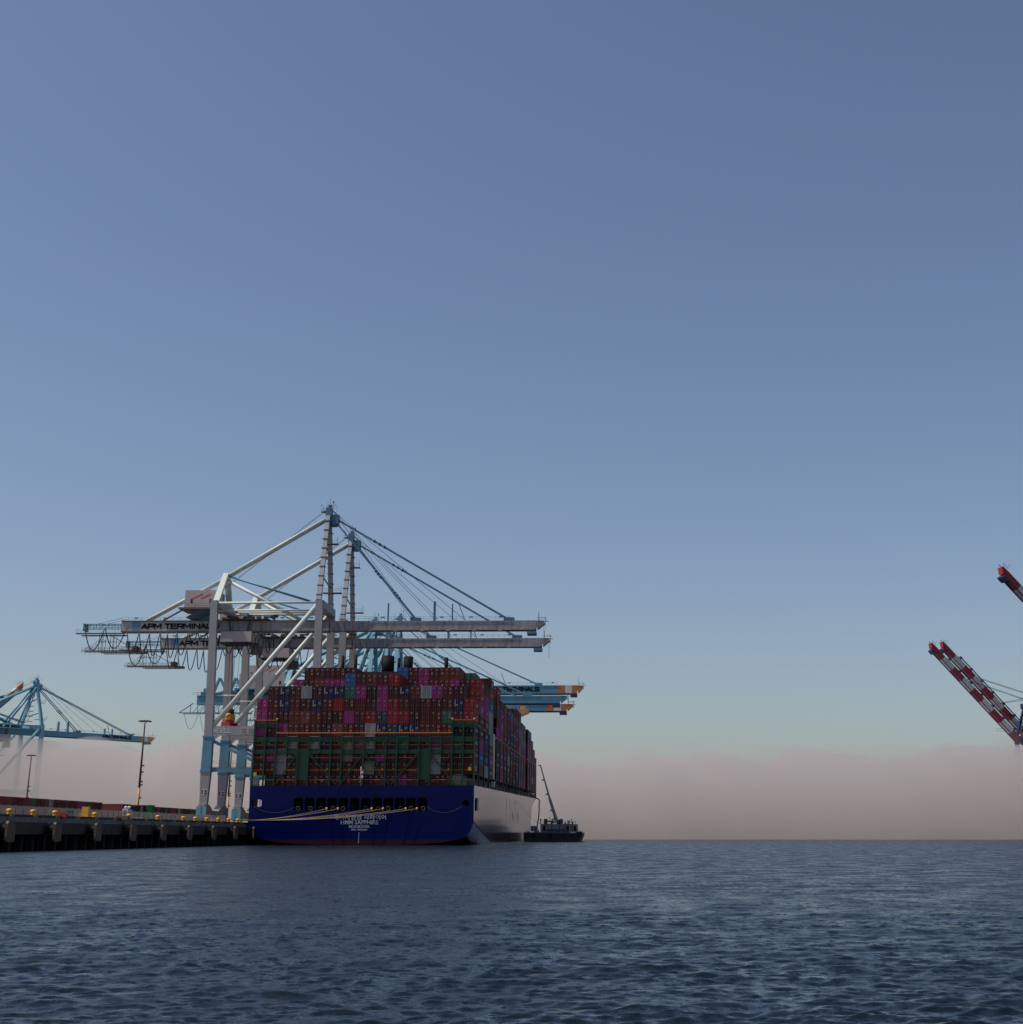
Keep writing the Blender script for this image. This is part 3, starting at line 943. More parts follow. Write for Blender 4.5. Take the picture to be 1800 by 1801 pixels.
# ------------------------------------------------------------------ containers
CW, CL, CHh = 2.438, 12.19, 2.80
def container_meshes():
    b = MB()
    w = CW / 2
    # corrugated sides, roof and nose, framed by posts and rails
    for s in (1, -1):
        n = 40
        pts = []
        for k in range(n + 1):
            y = .22 + (CL - .44) * k / n
            pts.append((s * (w - (.02 if k % 2 else .07)), y))
        for (xa, ya), (xb, yb) in zip(pts[:-1], pts[1:]):
            q = [(xa, ya, .16), (xb, yb, .16), (xb, yb, CHh - .12), (xa, ya, CHh - .12)]
            b.face(q if s == 1 else q[::-1])
        for y0, y1 in ((0, .2), (CL - .2, CL)):
            b.box(min(s * w, s * (w - .2)), max(s * w, s * (w - .2)), y0, y1, 0, CHh)
        b.box(min(s * w, s * (w - .1)), max(s * w, s * (w - .1)), .2, CL - .2, .0, .18)
        b.box(min(s * w, s * (w - .1)), max(s * w, s * (w - .1)), .2, CL - .2, CHh - .13, CHh)
    b.box(-w + .1, w - .1, .06, CL - .04, CHh - .1, CHh - .04)
    b.box(-w + .1, w - .1, .06, CL - .04, .05, .14)
    b.box(-w + .1, w - .1, CL - .1, CL - .04, .14, CHh - .1)
    b.box(-w + .2, w - .2, .0, .1, 0, .14)
    b.box(-w + .2, w - .2, .0, .1, CHh - .14, CHh)
    body = b.mesh('shipping_container', ['cM'])
    doors = []
    for s in (1, -1):
        d = MB()
        x0, x1 = (0.012, w - .2) if s == 1 else (-w + .2, -.012)
        d.box(x0, x1, .06, .1, .14, CHh - .14)
        for k in range(5):
            z = .3 + k * .5
            d.box(x0 + .05, x1 - .05, .035, .06, z, z + .2)
        for f in (.3, .72):
            x = x0 + (x1 - x0) * f
            d.box(x - .02, x + .02, -.005, .035, .12, CHh - .12, 1)
            d.box(x - .06, x + .06, -.01, .04, .18, .32, 1); d.box(x - .06, x + .06, -.01, .04, CHh - .32, CHh - .18, 1)
            d.box(x - .02, x + .28 * s, -.02, .03, 1.0 + .25 * f, 1.06 + .25 * f, 1)
        doors.append(d.mesh('door', ['cM', 'rod']))
    marks = []
    for v in range(5):
        m = MB(); rr = random.Random(v)
        y = -.03
        if v == 4:                                  # vertical lettering with an orange patch
            for k in range(9):
                z = .95 + k * .17
                m.box(-.95, -.68, y, y + .012, z, z + .12)
            m.box(-.5, -.2, y, y + .012, 1.1, 1.42, 1)
            for k in range(3): m.box(.35, .95, y, y + .012, 1.9 - k * .2, 1.98 - k * .2)
        else:
            for k in range(2 + v % 2): m.box(.28, .28 + rr.uniform(.35, .65), y, y + .012, 2.25 - k * .2, 2.33 - k * .2)
            m.box(-.95, -.95 + rr.uniform(.3, .6), y, y + .012, 2.2, 2.34)
            for k in range(3):
                m.box(.4 + .2 * k * rr.random(), .55 + .2 * k * rr.random(), y, y + .012, 1.5 - .3 * k, 1.56 - .3 * k)
            if v % 2:
                x = rr.choice((-.7, .45)); z = rr.uniform(.6, 1.6)
                m.box(x, x + .26, y, y + .012, z, z + .28, 1)
            if v == 2: m.box(-.7, -.35, y, y + .012, 1.2, 1.5)
        marks.append(m.mesh('door_marking', ['mark_white', 'mark_orange']))
    smark = []
    for v in range(3):
        m = MB()
        x = w + .005
        if v == 0:
            for k in range(4): m.box(x - .01, x + .01, 4.5 + k * .9, 5.2 + k * .9, .8, 2.0)
        elif v == 1:
            m.box(x - .01, x + .01, 4, 8.2, 1.1, 1.8)
        else:
            for k in range(6): m.box(x - .01, x + .01, 2.5 + k * 1.3, 3.3 + k * 1.3, 1.2, 1.75)
        smark.append(m.mesh('side_marking', ['mark_white']))
    return body, doors, marks, smark

C_BODY, C_DOORS, C_MARKS, C_SMARK = container_meshes()

def link_mat(o, m):
    o.material_slots[0].link = 'OBJECT'
    o.material_slots[0].material = m

def container(mtx, col, label, group, door=True, mark=None, side=None):
    o = bpy.data.objects.new('shipping_container', C_BODY)
    COL.objects.link(o)
    o.matrix_world = mtx
    link_mat(o, M['c' + col])
    tag(o, label, 'container', group)
    if door:
        for dme in C_DOORS:
            d = bpy.data.objects.new('door', dme); COL.objects.link(d); d.parent = o
            link_mat(d, M['c' + col])
        if mark is not None:
            k = bpy.data.objects.new('door_marking', C_MARKS[mark]); COL.objects.link(k); k.parent = o
    if side is not None:
        k = bpy.data.objects.new('side_marking', C_SMARK[side]); COL.objects.link(k); k.parent = o
    return o

def rnd_col(rr):
    return rr.choices('MDOIRPNSWGBKT', weights=[34, 12, 9, 5, 8, 12, 9, 3, 4, 3, 2, 2, 1])[0]

STERN = {  # tier -> colours from port to starboard (. = none)
    -1: '..MDMMDMMMDMMPMDMMT.',
    0: 'MMWMDMDDMDTMDMMMWDMM',
    1: 'MPWNMDMMTMDPMDMMWMDM',
    2: 'DNMWDWNMTPWMNGKDPIGM',
    3: 'PMPMMMKIMDWNSNNMMMKK',
    4: 'PMDOIMDDPMRSRRDMMGMR',
    5: 'PMNMDNMRMMDPRMDMDMNR',
    6: '.MNMWDNNGPKPDNOWPMD.',
    7: '........BMOMR.......'}
BAY1 = {6: '.' * 19 + 'R', 7: '..PMIPPMM.M..DPMOPMR', 8: '...MMMMM....BMPMOO..'}
BAY1[7] = '..PMIPPMMMMMMDPMOPDR'
SIDE = {0: None, 1: 'OBPMMPMIR', 2: 'WNSNMPPMM', 3: 'MPRWWWBRM', 4.7: 'NNSNPMSMR', 5.7: 'PPPIPPPMM'}
GRP = 'containers stacked on the ship'

def cm(k, i, t, z=0): return SM @ Matrix.Translation((colx(i), k * PITCH + .62, TB + t * TH_ + z))

def load():
    rr = random.Random(3)
    inner = []                       # (bay, column, tier, colour) for the containers that hardly show
    for t, row in STERN.items():
        for i, c in enumerate(row):
            if c == '.': continue
            lab = f'{CC[c][0]} container, {ORD[len(row[:i + 1].replace(".", ""))]} from left in the {ORD[t + 2]} tier up of the stern stack'
            mk = 4 if c == 'N' else rr.choice([0, 1, 2, 3, 0, 1, None])
            sd = rr.choice([0, 1, 2]) if i == 19 else None
            container(cm(0, i, t), c, lab, GRP, True, mk, sd)
    for t, row in BAY1.items():
        for i, c in enumerate(row):
            if c == '.': continue
            lab = f'{CC[c][0]} container, {ORD[len(row[:i + 1].replace(".", ""))]} from left in the {ORD[t + 2]} tier of the second bay'
            if t == 6: lab = f'{CC[c][0]} container at the right end of the {ORD[t + 2]} tier of the second bay'
            container(cm(1, i, t), c, lab, GRP, True, rr.choice([0, 1, 2, 3]), None if i < 19 else 1)
    for bi, k in enumerate(BAYS):
        if k == 0: continue
        ncol = 20 if k < 20 else 18
        off = (20 - ncol) // 2
        hts = {1: 8, 2: 9, 3: 9}.get(k, 9 if k < 4.8 else (9 if k in (10.7, 11.7) else 8) if k < 14 else 8 if k < 17 else 7 if k < 18 else 6 if k < 19 else 5)
        for i in range(off, 20 - off):
            h = hts
            if k == 1 and i < 3: h = 7 + (i == 2)
            if k == 1 and i == 19: h = 8
            if k == 2: h = 9 if 14 <= i <= 18 else (8 if 3 <= i else 7)
            if k == 3: h = 9 if i >= 15 else 7
            if k > 3 and i < 15: h = min(h, 7)
            for t in range(h):
                c = rnd_col(rr)
                edge = i == 19 - off
                if k == 1 and t in BAY1 and BAY1[t][i] != '.': continue
                if edge and k in SIDE and SIDE[k] and t < len(SIDE[k]): c = SIDE[k][t]
                top = t >= h - 1 and k in (2, 3) and i >= 16
                if (edge and k < 11) or top:
                    where = 'starboard edge' if edge else f'{ORD[20 - i]} row from starboard'
                    lab = f'{CC[c][0]} container, {where}, {ORD[bi + 1]} bay from the stern, {ORD[t + 2]} tier up'
                    container(cm(k, i, t), c, lab, GRP, top or t >= 6, rr.choice([0, 1, 2, None]), rr.choice([0, 1, 2, None, None, None, None]) if edge else None)
                else:
                    inner.append((k, i, t, c))
    b = MB(); names = list(CC)
    for k, i, t, c in inner:
        x, y, z = colx(i), k * PITCH + .62, TB + t * TH_
        b.box(x - CW / 2, x + CW / 2, y, y + CL, z, z + CHh, names.index(c))
    o = b.build('container_stacks', ['c' + c for c in names])
    o.matrix_world = SM
    tag(o, 'remaining containers stacked in the far bays of the ship', 'containers', kind='stuff')

load()

def yard():
    """rows of boxes behind the wharf, ends towards the water"""
    rr = random.Random(21)
    cols = 'RRIMMOIVMMIWMMMIMMPPIVMMMMIWMDMIMSDNDTNSMIMPMNINIPMWIDMDVVMMDD'
    inner = []
    x0 = -46.0
    for j, c in enumerate(cols):
        Y = 318 + j * 2.62
        if 382 < Y < 398: continue
        for t in range(2):
            cc = c if t == 1 else rnd_col(rr)
            m = Matrix.Translation(wq(x0, Y, ZQ + t * 2.62)) @ QROT @ Matrix.Rotation(R(90), 4, 'Z')
            if t == 1 and j < 34:
                container(m, cc, f'{CC[cc][0]} container end, {ORD[j + 1]} from the left in the yard row behind the wharf fence', 'containers stacked in the yard', True, None)
            else:
                inner.append((m, cc))
    b = MB(); names = list(CC)
    for m, c in inner:
        s = MB().box(-CW / 2, CW / 2, 0, CL, 0, 2.59, names.index(c)); s.xf(lambda p: m @ p)
        n0 = len(b.v); b.v += s.v; b.f += [tuple(n0 + q for q in f) for f in s.f]; b.m += s.m; b.s += s.s
    o = b.build('yard_container_row', ['c' + c for c in names])
    tag(o, 'lower and farther containers of the long yard row behind the wharf', 'containers', kind='stuff')
    # the green box lying side-on with white lettering
    Y = 420; m = Matrix.Translation((px_at(190, Y), Y, ZQ + 2.7)) @ Matrix.Rotation(R(-90), 4, 'Z')
    g = container(m, 'V', 'bright green container lying side-on with white lettering behind the white generator', 'containers stacked in the yard', False)
    t = text_mb('EVERGREEN', width=8.5, height=.85, depth=.03, bold=.02, to=lambda p: (p[2], p[0], p[1]))
    shift(t, CW / 2 + .04, 4.7, 1.35).build('side_marking', 'sign_white', g)
    m2 = Matrix.Translation((px_at(190, Y), Y, ZQ + .0)) @ Matrix.Rotation(R(-90), 4, 'Z')
    container(m2, 'D', 'dark maroon container lying side-on beneath the green lettered one', 'containers stacked in the yard', False)
    Y = 452; m = Matrix.Translation((px_at(326, Y), Y, ZQ + 2.7)) @ Matrix.Rotation(R(-90), 4, 'Z')

yard()

# ------------------------------------------------------------------ ship-to-shore cranes
STROKES = {'A': [[(0, 0), (.5, 1), (1, 0)], [(.2, .3), (.8, .3)]], 'P': [[(0, 0), (0, 1), (.85, 1), (1, .85), (1, .6), (.85, .45), (0, .45)]],
           'M': [[(0, 0), (0, 1), (.5, .3), (1, 1), (1, 0)]], 'T': [[(0, 1), (1, 1)], [(.5, 0), (.5, 1)]], 'E': [[(1, 1), (0, 1), (0, 0), (1, 0)], [(0, .52), (.9, .52)]],
           'R': [[(0, 0), (0, 1), (.85, 1), (1, .85), (1, .62), (.85, .48), (0, .48)], [(.55, .48), (1, 0)]], 'I': [[(.5, 0), (.5, 1)]],
           'N': [[(0, 0), (0, 1), (1, 0), (1, 1)]], 'L': [[(0, 1), (0, 0), (1, 0)]], 'S': [[(1, .9), (.9, 1), (.1, 1), (0, .9), (0, .62), (.1, .52), (.9, .5), (1, .4), (1, .1), (.9, 0), (.1, 0), (0, .1)]],
           'O': [[(.1, 0), (0, .1), (0, .9), (.1, 1), (.9, 1), (1, .9), (1, .1), (.9, 0), (.1, 0)]]}
def sign_letters(body, width, hgt, th):
    """wide block lettering built from flat bars, centred in x/z, facing -y"""
    adv = [0.55 if c == ' ' else (0.55 if c == 'I' else (1.5 if c == 'M' else 1.25)) for c in body]
    u = width / (sum(adv) - .25)
    mb = MB(); x = -width / 2
    for c, a in zip(body, adv):
        lw_ = u * (a - .25)
        for st in STROKES.get(c, []):
            for (xa, za), (xb, zb) in zip(st[:-1], st[1:]):
                p = Vector((x + xa * lw_, 0, (za - .5) * (hgt - th))); q = Vector((x + xb * lw_, 0, (zb - .5) * (hgt - th)))
                d = (q - p).normalized() * th * .35
                mb.beam(p - d, q + d, .04, th, side=(0, 1, 0))
        x += u * a
    return mb
def crane(name, mtx, label, p, group=None):
    """local x: out over the water from the waterside rail; y: along the quay; z: height above water (the root stands at ZQ)"""
    e = empty(name, mtx, label, 'crane', group)
    Z = lambda mb: mb.xf(lambda v: Vector((v.x, v.y, v.z - ZQ)))
    def B(mb, nm, mats, parent=None):
        if parent is None: Z(mb)
        else: Z(mb)
        return mb.build(nm, mats, parent or e)
    g = p['gauge']; hy = p.get('hy', 9.5)
    xw, xl = -0.6, -g
    zp0, zp1 = p['portal']; zt = p['top']
    leg, low, mid = p['leg'], p['leg_low'], p['leg_mid']
    gz0, gz1 = p['girder']
    xb = p['back']
    gm = p['girder_mat']
    lw = p.get('lw', 2.1)
    # legs: wide portal part below, slimmer above
    for x, dx in ((xl, -1.3), (xw, -.6)):
        for y in (-hy, hy):
            m = MB()
            m.beam((x, y, 9.2), (x, y, 20), 1.8, 2.0, 2.0, 2.9, 1, side=(0, 1, 0))
            m.beam((x, y, 20), (x, y, zp0 - .3), 2.0, 2.9, 2.0, 2.7, 2, side=(0, 1, 0))
            m.box(x - 1.6, x + 1.6, y - 1.15, y + 1.15, 19.6, 20.3, 2)
            m.box(x - 1.55, x + 1.55, y - 1.15, y + 1.15, zp0 - .6, zp0 - .1, 2)
            m.beam((x, y, zp0 - .3), (x + dx, y, zt), 1.8, 2.4, 1.7, lw, 0, side=(0, 1, 0))
            B(m, 'leg', [leg, low, mid])
    for x in (xl, xw):
        m = MB()
        for s in (-1, 1):
            m.box(x - 1.05, x + 1.05, s * hy - 2.3, s * hy + 2.3, 7.2, 10.6)
            m.beam((x, s * (hy - 2.2), 9.2), (x, s * (hy - 6.5), 8.0), 2.0, 2.8, 2.0, 2.0)
        m.box(x - 1.0, x + 1.0, -hy + 6, hy - 6, 7.0, 9.0)
        B(m, 'sill_beam', low)
        for s in (-1, 1):
            b = MB()
            for k in range(4):
                yy = s * hy - 3.2 + k * 2.1
                b.box(x - .5, x + .5, yy - .9, yy + .9, 5.3, 6.6)
                b.beam((x, yy, 6.3), (x, s * hy, 7.4), .7, .8)
                for w in (-.5, .5): b.tube((x - .12, yy + w, ZQ + .42), (x + .12, yy + w, ZQ + .42), .42, 12)
            B(b, 'bogie', 'machinery_dark')
            c = MB().box(x - 1.5, x + 1.5, s * hy - 2.9, s * hy + 2.4, 6.6, 7.3)
            for w in (-1.4, 1.4): c.box(x - .9 + w * .4, x + .9 + w * .4, s * (hy + 2.0), s * (hy + 2.5), 7.3, 10)
            B(c, 'bogie_frame', 'port_blue_light')
        for z0, z1 in ((zt - 2.2, zt),):
            m = MB().box(x - 2.0, x + .6, -hy, hy, z0, z1)
            B(m, 'top_cross_beam', leg)
    for y in (-hy, hy):
        m = MB()
        m.box(xl + 1.2, xw - 1.2, y - .8, y + .8, zp0, zp1)
        for x, s in ((xl, 1), (xw, -1)):
            m.face([(x + s * 1.2, y - .8, zp0), (x + s * 3.4, y - .8, zp0), (x + s * 1.2, y - .8, zp0 - 2.2)][::s])
        B(m, 'portal_beam', leg)
        B(MB().box(xl + 1.2, xw - 1.2, y - .55, y + .55, 19.7, 20.9), 'lower_tie', mid)
        B(MB().beam((xl + 1.0, y, zp0 - 1.4), ((xl + xw) / 2 + 2, y, 21.0), .8, .9), 'lower_brace', mid)
        w = MB()
        for zz in (22.1, 22.7): w.box(xl + 1.4, xw - 1.4, y - 1.5, y - 1.45, zz, zz + .06)
        for k in range(15): w.box(xl + 2 + k * 2, xl + 2.06 + k * 2, y - 1.5, y - 1.45, 21.0, 22.8)
        w.box(xl + 1.2, xw - 1.2, y - 1.6, y - .8, 20.95, 21.05)
        B(w, 'walkway', 'rail_rust')
        B(MB().tube((xl - .2, y, zp1 - 1.2), (xw - .8, y, zt - .8), .72, 12), 'strut', p['strut'])
        B(MB().tube((xl - 1.2, y, zt - .7), (xw - .6, y, zt - .7), .36, 8), 'tie_tube', p['strut'])
        B(MB().tube((xl - 1.2, y * .45, zt - 2.2), (xw - .6, y * .45, zt - 2.2), .34, 8), 'tie_tube', p['strut'])
        B(MB().tube((xl + 1.0, y, 41.5), (xl + 8.8, y, 41.5), .2, 6), 'pipe', p['strut'])
    # girder and boom
    gw = p.get('gw', 3.4)
    gx = p.get('hinge', 1.5)
    m = MB()
    m.box(xb, xb + 24, -gw / 2, gw / 2, gz0, gz1, 1)
    m.box(xb + 24.02, gx, -gw / 2, gw / 2, gz0, gz1, 0)
    for zz in (gz0 - .22, gz1):
        m.box(xb, gx, -gw / 2 - .35, gw / 2 + .35, zz, zz + .22, 2)
    B(m, 'girder', [gm, p.get('sign_mat', gm), 'rail_rust' if p['old'] else gm])
    ang = p.get('raise', 0)
    hp = Vector((gx, 0, gz0 + .4))
    rot = Matrix.Rotation(-R(ang), 3, 'Y')
    def boomed(mb): return mb.xf(lambda v: rot @ (v - hp) + hp) if ang else mb
    tip = p['tip']
    bands = p.get('bands')
    m = MB()
    mats = [gm] + (['tip_orange', 'tip_white', 'stripe_red', 'stripe_white'])
    d0 = gz0 + .15 if p['old'] else gz0
    if bands == 'stripes':
        x = tip - 2.5; k = 0
        segs = []
        while x > gx + 1:
            segs.append((max(gx + .3, x - 8.1), x, 3 if k % 2 == 0 else 4)); x -= 8.1; k += 1
    elif bands == 'tip':
        segs = [(gx + .3, tip - 10.4, 0), (tip - 10.4, tip - 7.4, 1), (tip - 7.4, tip - 4.6, 2), (tip - 4.6, tip - 2.5, 1)]
    else:
        segs = [(gx + .3, tip - 2.5, 0)]
    for a, b, c in segs: m.box(a, b, -gw / 2, gw / 2, d0, gz1 - .1, c)
    ec = segs[0][2] if bands == 'stripes' else (1 if bands == 'tip' else 0)
    m.beam((tip - 2.5, 0, (d0 + gz1) / 2), (tip, 0, gz1 - .55), gw, gz1 - d0 - .1, gw * .9, .8, ec)
    boomed(m)
    B(m, 'boom', mats)
    m = MB()
    if p['old']:
        m.box(gx + .3, tip - 3, -gw / 2 - .35, -gw / 2, gz0, gz0 + .25); m.box(gx + .3, tip - 3, gw / 2, gw / 2 + .35, gz0, gz0 + .25)
        k = gx + 4
        while k < tip - 6: m.box(k, k + 1.1, -gw / 2 - .45, -gw / 2 - .2, gz0 - .3, gz0); k += 8
        boomed(m); B(m, 'trolley_rail', 'girder_rusty')
    else:
        m.box(gx + .3, tip - 3, -gw / 2 - .4, -gw / 2 + .1, gz0 - .3, gz0 - .01); m.box(gx + .3, tip - 3, gw / 2 - .1, gw / 2 + .4, gz0 - .3, gz0 - .01)
        boomed(m); B(m, 'trolley_rail', 'deep_blue')
    m = MB()
    m.box(tip - 5.2, tip - 2.4, -gw / 2 - .5, gw / 2 + .5, gz0 - 1.3, gz0 - .35)
    boomed(m); B(m, 'end_buffer', 'teal_metal' if p['old'] else ('deep_blue'))
    m = MB()
    for yy in (-gw / 2, gw / 2):
        m.box(tip - 2.2, tip + .8, yy - .06, yy + .06, gz1 + .7, gz1 + .8); m.box(tip - 1.8, tip - 1.7, yy - .05, yy + .05, gz1 - .3, gz1 + 2.6)
        m.box(tip + .2, tip + .3, yy - .05, yy + .05, gz1 - 1.6, gz1 + 1.0)
    m.box(tip - 1.2, tip + 1.2, -.1, .1, gz1 - .3, gz1 - .15)
    if p['old']: m.box(tip - .2, tip - .1, -.05, .05, gz1 - 6.5 if p.get('rope_end') else gz1 - 3.5, gz1)
    boomed(m); B(m, 'tip_frame', 'rail_rust' if p['old'] else 'teal_metal')
    # railings along the top
    m = MB()
    for a, b, bm in ((xb, gx - 2, 0), (gx + 3, tip - 10, 1)):
        s = MB()
        for yy in (-gw / 2 - .3,):
            for zz in (.55, 1.1): s.box(a, b, yy - .025, yy + .025, gz1 + zz, gz1 + zz + .05)
            k = a
            while k < b: s.box(k, k + .06, yy - .03, yy + .03, gz1, gz1 + 1.15); k += 2.0
            k = a + 4
            while k < b: s.box(k, k + 1.1, yy - .05, yy + .05, gz1 + .75, gz1 + 1.1); k += 9
        if bm: boomed(s)
        B(s, 'handrail', 'rail_rust' if p['old'] else ('deep_blue' if bands == 'stripes' else mid))
    for x, h, w in p.get('posts', []):
        s = MB().box(x - w, x + w, -w, w, gz1, gz1 + h); boomed(s); B(s, 'boom_post', mid if not p['old'] else 'teal_metal')
    # A-frame
    ax, az = p['apex']
    mm = p['mast_mat']
    for s in (-1, 1):
        B(MB().beam((xw - .9, s * hy, zt), (ax, s * .8, az - 1.5), 1.35, 1.5, 1.1, 1.2, side=(0, 1, 0)), 'mast_leg', mm)
        if p['old']:
            q = MB()
            for k in range(9):
                t = .06 + k * .105
                c = Vector((xw - .9, s * hy, zt)).lerp(Vector((ax, s * .8, az - 1.5)), t)
                q.box(c.x - .9, c.x + .9, c.y - .85, c.y + .85, c.z - .12, c.z + .12)
            B(q, 'mast_flange', 'teal_metal')
    for k in (.28, .62):
        c0 = Vector((xw - .9, -hy, zt)).lerp(Vector((ax, -.8, az - 1.5)), k)
        B(MB().tube((c0.x, c0.y, c0.z), (c0.x, -c0.y, c0.z - 1.5), .25, 6), 'mast_tie', mid)
    a = MB()
    a.box(ax - .8, ax + .9, -1.7, 1.7, az - 3.2, az)
    a.box(ax - .2, ax + 3.2, -1.3, 1.3, az - 5.2, az - 2.2)
    a.lathe((ax + 1.6, 0, az - 5.9), [(.4, 0), (1.5, .15), (1.5, .55), (.5, .8)], 10)
    B(a, 'apex_head', 'teal_metal' if p['old'] else mid)
    a = MB()
    for sx in (-2.3, 2.0):
        a.box(ax + sx - .03, ax + sx + .03, -2, 2, az + .9, az + 1.0)
        a.box(ax + sx - .03, ax + sx + .03, -2, -1.94, az - .8, az + 1.0)
        a.box(ax + sx - .03, ax + sx + .03, 1.94, 2, az - .8, az + 1.0)
    a.lathe((ax - 1.5, 0, az - 1.2), [(.3, -.3), (1.2, 0), (1.2, .12)], 12)
    a.ring((ax - 1.5, 0, az - .3), 1.2, .05, 'z', 12)
    for sx, h in ((-.6, 3.0), (.2, 4.6), (1.2, 3.6)): a.box(ax + sx - .05, ax + sx + .05, -.05, .05, az - .2, az + h * .7)
    a.box(ax + 1.0, ax + 1.4, -.1, .1, az + 1.7, az + 2.3); a.box(ax - .3, ax + .8, -.4, .4, az - .1, az + 1.1)
    B(a, 'apex_platform', 'rail_rust' if p['old'] else mid)
    for sx, zz in ((2.4, az - 12), (4.2, zt + 3.2)):
        a = MB().box(ax + .4 if zz > zt + 6 else xw - 1, ax + sx + 1.6, -hy * .35 - 1.2, -hy * .35 + 1.2, zz - .2, zz)
        a.box(ax + sx + 1.5, ax + sx + 1.6, -hy * .35 - 1.2, -hy * .35 - 1.1, zz, zz + 2.0)
        for qz in (.6, 1.1): a.box(ax + .4, ax + sx + 1.6, -hy * .35 - 1.2, -hy * .35 - 1.15, zz + qz, zz + qz + .06)
        B(a, 'mast_platform', 'rail_rust' if p['old'] else mid)
    # ladder tower beside the mast
    if not p['old']:
        t = MB()
        for k in range(6):
            zz = zt + 2 + k * (az - zt - 8) / 6
            t.box(ax - 3.2, ax - .2, -1.2, 1.2, zz, zz + .2)
            t.beam((ax - 3.1, 1.1, zz), (ax - .4, 1.1, zz + 3.2), .18, .18)
            t.beam((ax - 3.1, -1.1, zz), (ax - 3.1, -1.1, zz + 1.3), .12, .12)
        B(t, 'ladder_tower', mid)
    # rear frame over the landside legs
    rx, rz = p['rear']
    for s in (-1, 1):
        B(MB().beam((xl - .3 - 1.0, s * hy * .8, zt), (rx, s * .9, rz), 1.1, 1.8, 1.0, 1.6, side=(0, 1, 0)), 'rear_frame_leg', p['rear_mat'])
    st = p['strut']
    for s in (-1, 1):
        yy = s * .9
        B(MB().tube((ax - .6, yy, az - 3.4), (rx + .4, yy, rz - .6), .5 if p['old'] else .55, 10), 'backstay', st)
        B(MB().tube((rx - .3, yy, rz - 1.3), (p['stay_back'], yy, gz1), .42 if p['old'] else .5, 10), 'backstay', st)
        B(MB().tube((rx + .6, yy, rz - 2), (-8.0, yy * 1.5, gz1 + .2), .5, 10), 'frame_tube', st)
        B(MB().tube((rx + .8, yy, rz - .6), (-6, yy * 1.4, zt + 1.2), .24, 8), 'frame_tube', mid)
        if not p['old']:
            B(MB().tube((ax - .6, yy * 2, az - 4), (-g * .62, yy * 2, gz1), .55, 10), 'backstay', st)
            B(MB().tube((ax - .6, yy * 2, az - 5), (-g * .3, yy * 2, gz1), .5, 10), 'backstay', st)
    # forestays
    if not ang:
        for x1, n in ((p['stay_out'], 2), (p['stay_in'], 2)):
            for s in (-1, 1):
                A0 = Vector((ax + 2.6, s * .9, az - 3.6 - (1.2 if x1 == p['stay_in'] else 0))); A1 = Vector((x1, s * 1.1, gz1 + .3))
                m = MB().beam(A0, A1, .26, .42)
                for t in (.22, .25, .28):
                    c = A0.lerp(A1, t if x1 == p['stay_out'] else t + .28)
                    m.lathe((c.x, c.y, c.z - .3), [(.2, 0), (.5, .15), (.5, .5), (.2, .65)], 8)
                B(m, 'forestay', 'teal_metal' if p['old'] else 'port_blue')
            B(MB().box(x1 - 1.6, x1 + 1.6, -1.5, 1.5, gz1, gz1 + .9), 'stay_bracket', 'teal_metal' if p['old'] else mid)
        for x1 in (p['stay_out'] - 14, p['stay_out'] - 22, p['stay_out'] - 30):
            B(MB().tube((ax + 1, .3, az - .6), (x1, .3, gz1 + .6), .07, 5), 'hoist_rope', 'cable_black')
        B(MB().beam((p['stay_out'] - 13.5, 0, gz1), (p['stay_out'] - 15.5, 0, gz1 + 5), .25, .25), 'sheave_post', 'teal_metal')
    else:
        tp = rot @ (Vector((tip * .62, 0, gz1 + .4)) - hp) + hp
        t2 = rot @ (Vector((tip * .36, 0, gz1 + .4)) - hp) + hp
        for s in (-1, 1):
            for q in (tp, t2): B(MB().tube((ax, s * .8, az), (q.x, s * 1.0, q.z), .12, 6), 'hoist_rope', 'cable_black')
        for s in (-1, 1):
            f = MB().beam((gx + 4, s * 1.2, gz1 + 1.2), (tip - 13, s * 1.2, gz1 + 1.2), .5, .5)
            k = gx + 6
            while k < tip - 14: f.box(k, k + .9, s * 1.2 - .4, s * 1.2 + .4, gz1, gz1 + 1.7); k += 9
            boomed(f); B(f, 'folded_stay', 'deep_blue')
    for y in (.4, -.4):
        B(MB().tube((ax - 1, y, az - .5), (xl - 4, y, gz1 + 8), .05, 5), 'hoist_rope', 'cable_black')
    # machinery house with its platform
    hx0, hx1, hz0, hz1 = p['house']
    h = MB().box(hx0, hx1, -5.0, 4.5, hz0, hz1, 0)
    hs = B(h, 'machinery_house', [p['house_mat']])
    q = MB(); q.box(hx0 - 1.5, hx1 + 1, -5.9, 5.2, hz0 - .5, hz0, 0)
    q.beam(((hx0 + hx1) / 2, 0, hz0 - .5), ((hx0 + hx1) / 2 + 1, 0, hz0 - 2.2), 10, hx1 - hx0, 3, 4, 1, side=(0, 1, 0))
    q.box((hx0 + hx1) / 2 - .6, (hx0 + hx1) / 2 + 2.4, -1.4, 1.4, gz1, hz0 - 2, 1)
    for zz in (.5, 1.0): q.box(hx0 - 1.5, hx1 + 1, -5.9, -5.84, hz0 + zz, hz0 + zz + .06, 0)
    q.beam((hx0 - 1, -3, hz0 - .4), (hx0 - 7, -2, gz1 + .2), .8, .3, m=0)
    B(q, 'house_platform', ['rail_rust' if p['old'] else mid, 'teal_metal'])
    for xx in (hx0 + 1.8, hx1 - 2.2):
        B(MB().box(xx, xx + .7, -5.03, -4.99, hz0 + 1.3, hz0 + 2.6), 'house_window', 'glass_dark', None)
    lg = MB()
    xc, zc = (hx0 + hx1) / 2, (hz0 + hz1) / 2 + .9
    for o in (-1.0, 1.6): lg.face([(xc + o - 2.0, -5.04, zc - .9), (xc + o - 1.2, -5.04, zc - .9), (xc + o + 1.9, -5.04, zc + .6), (xc + o + 1.1, -5.04, zc + .6)])
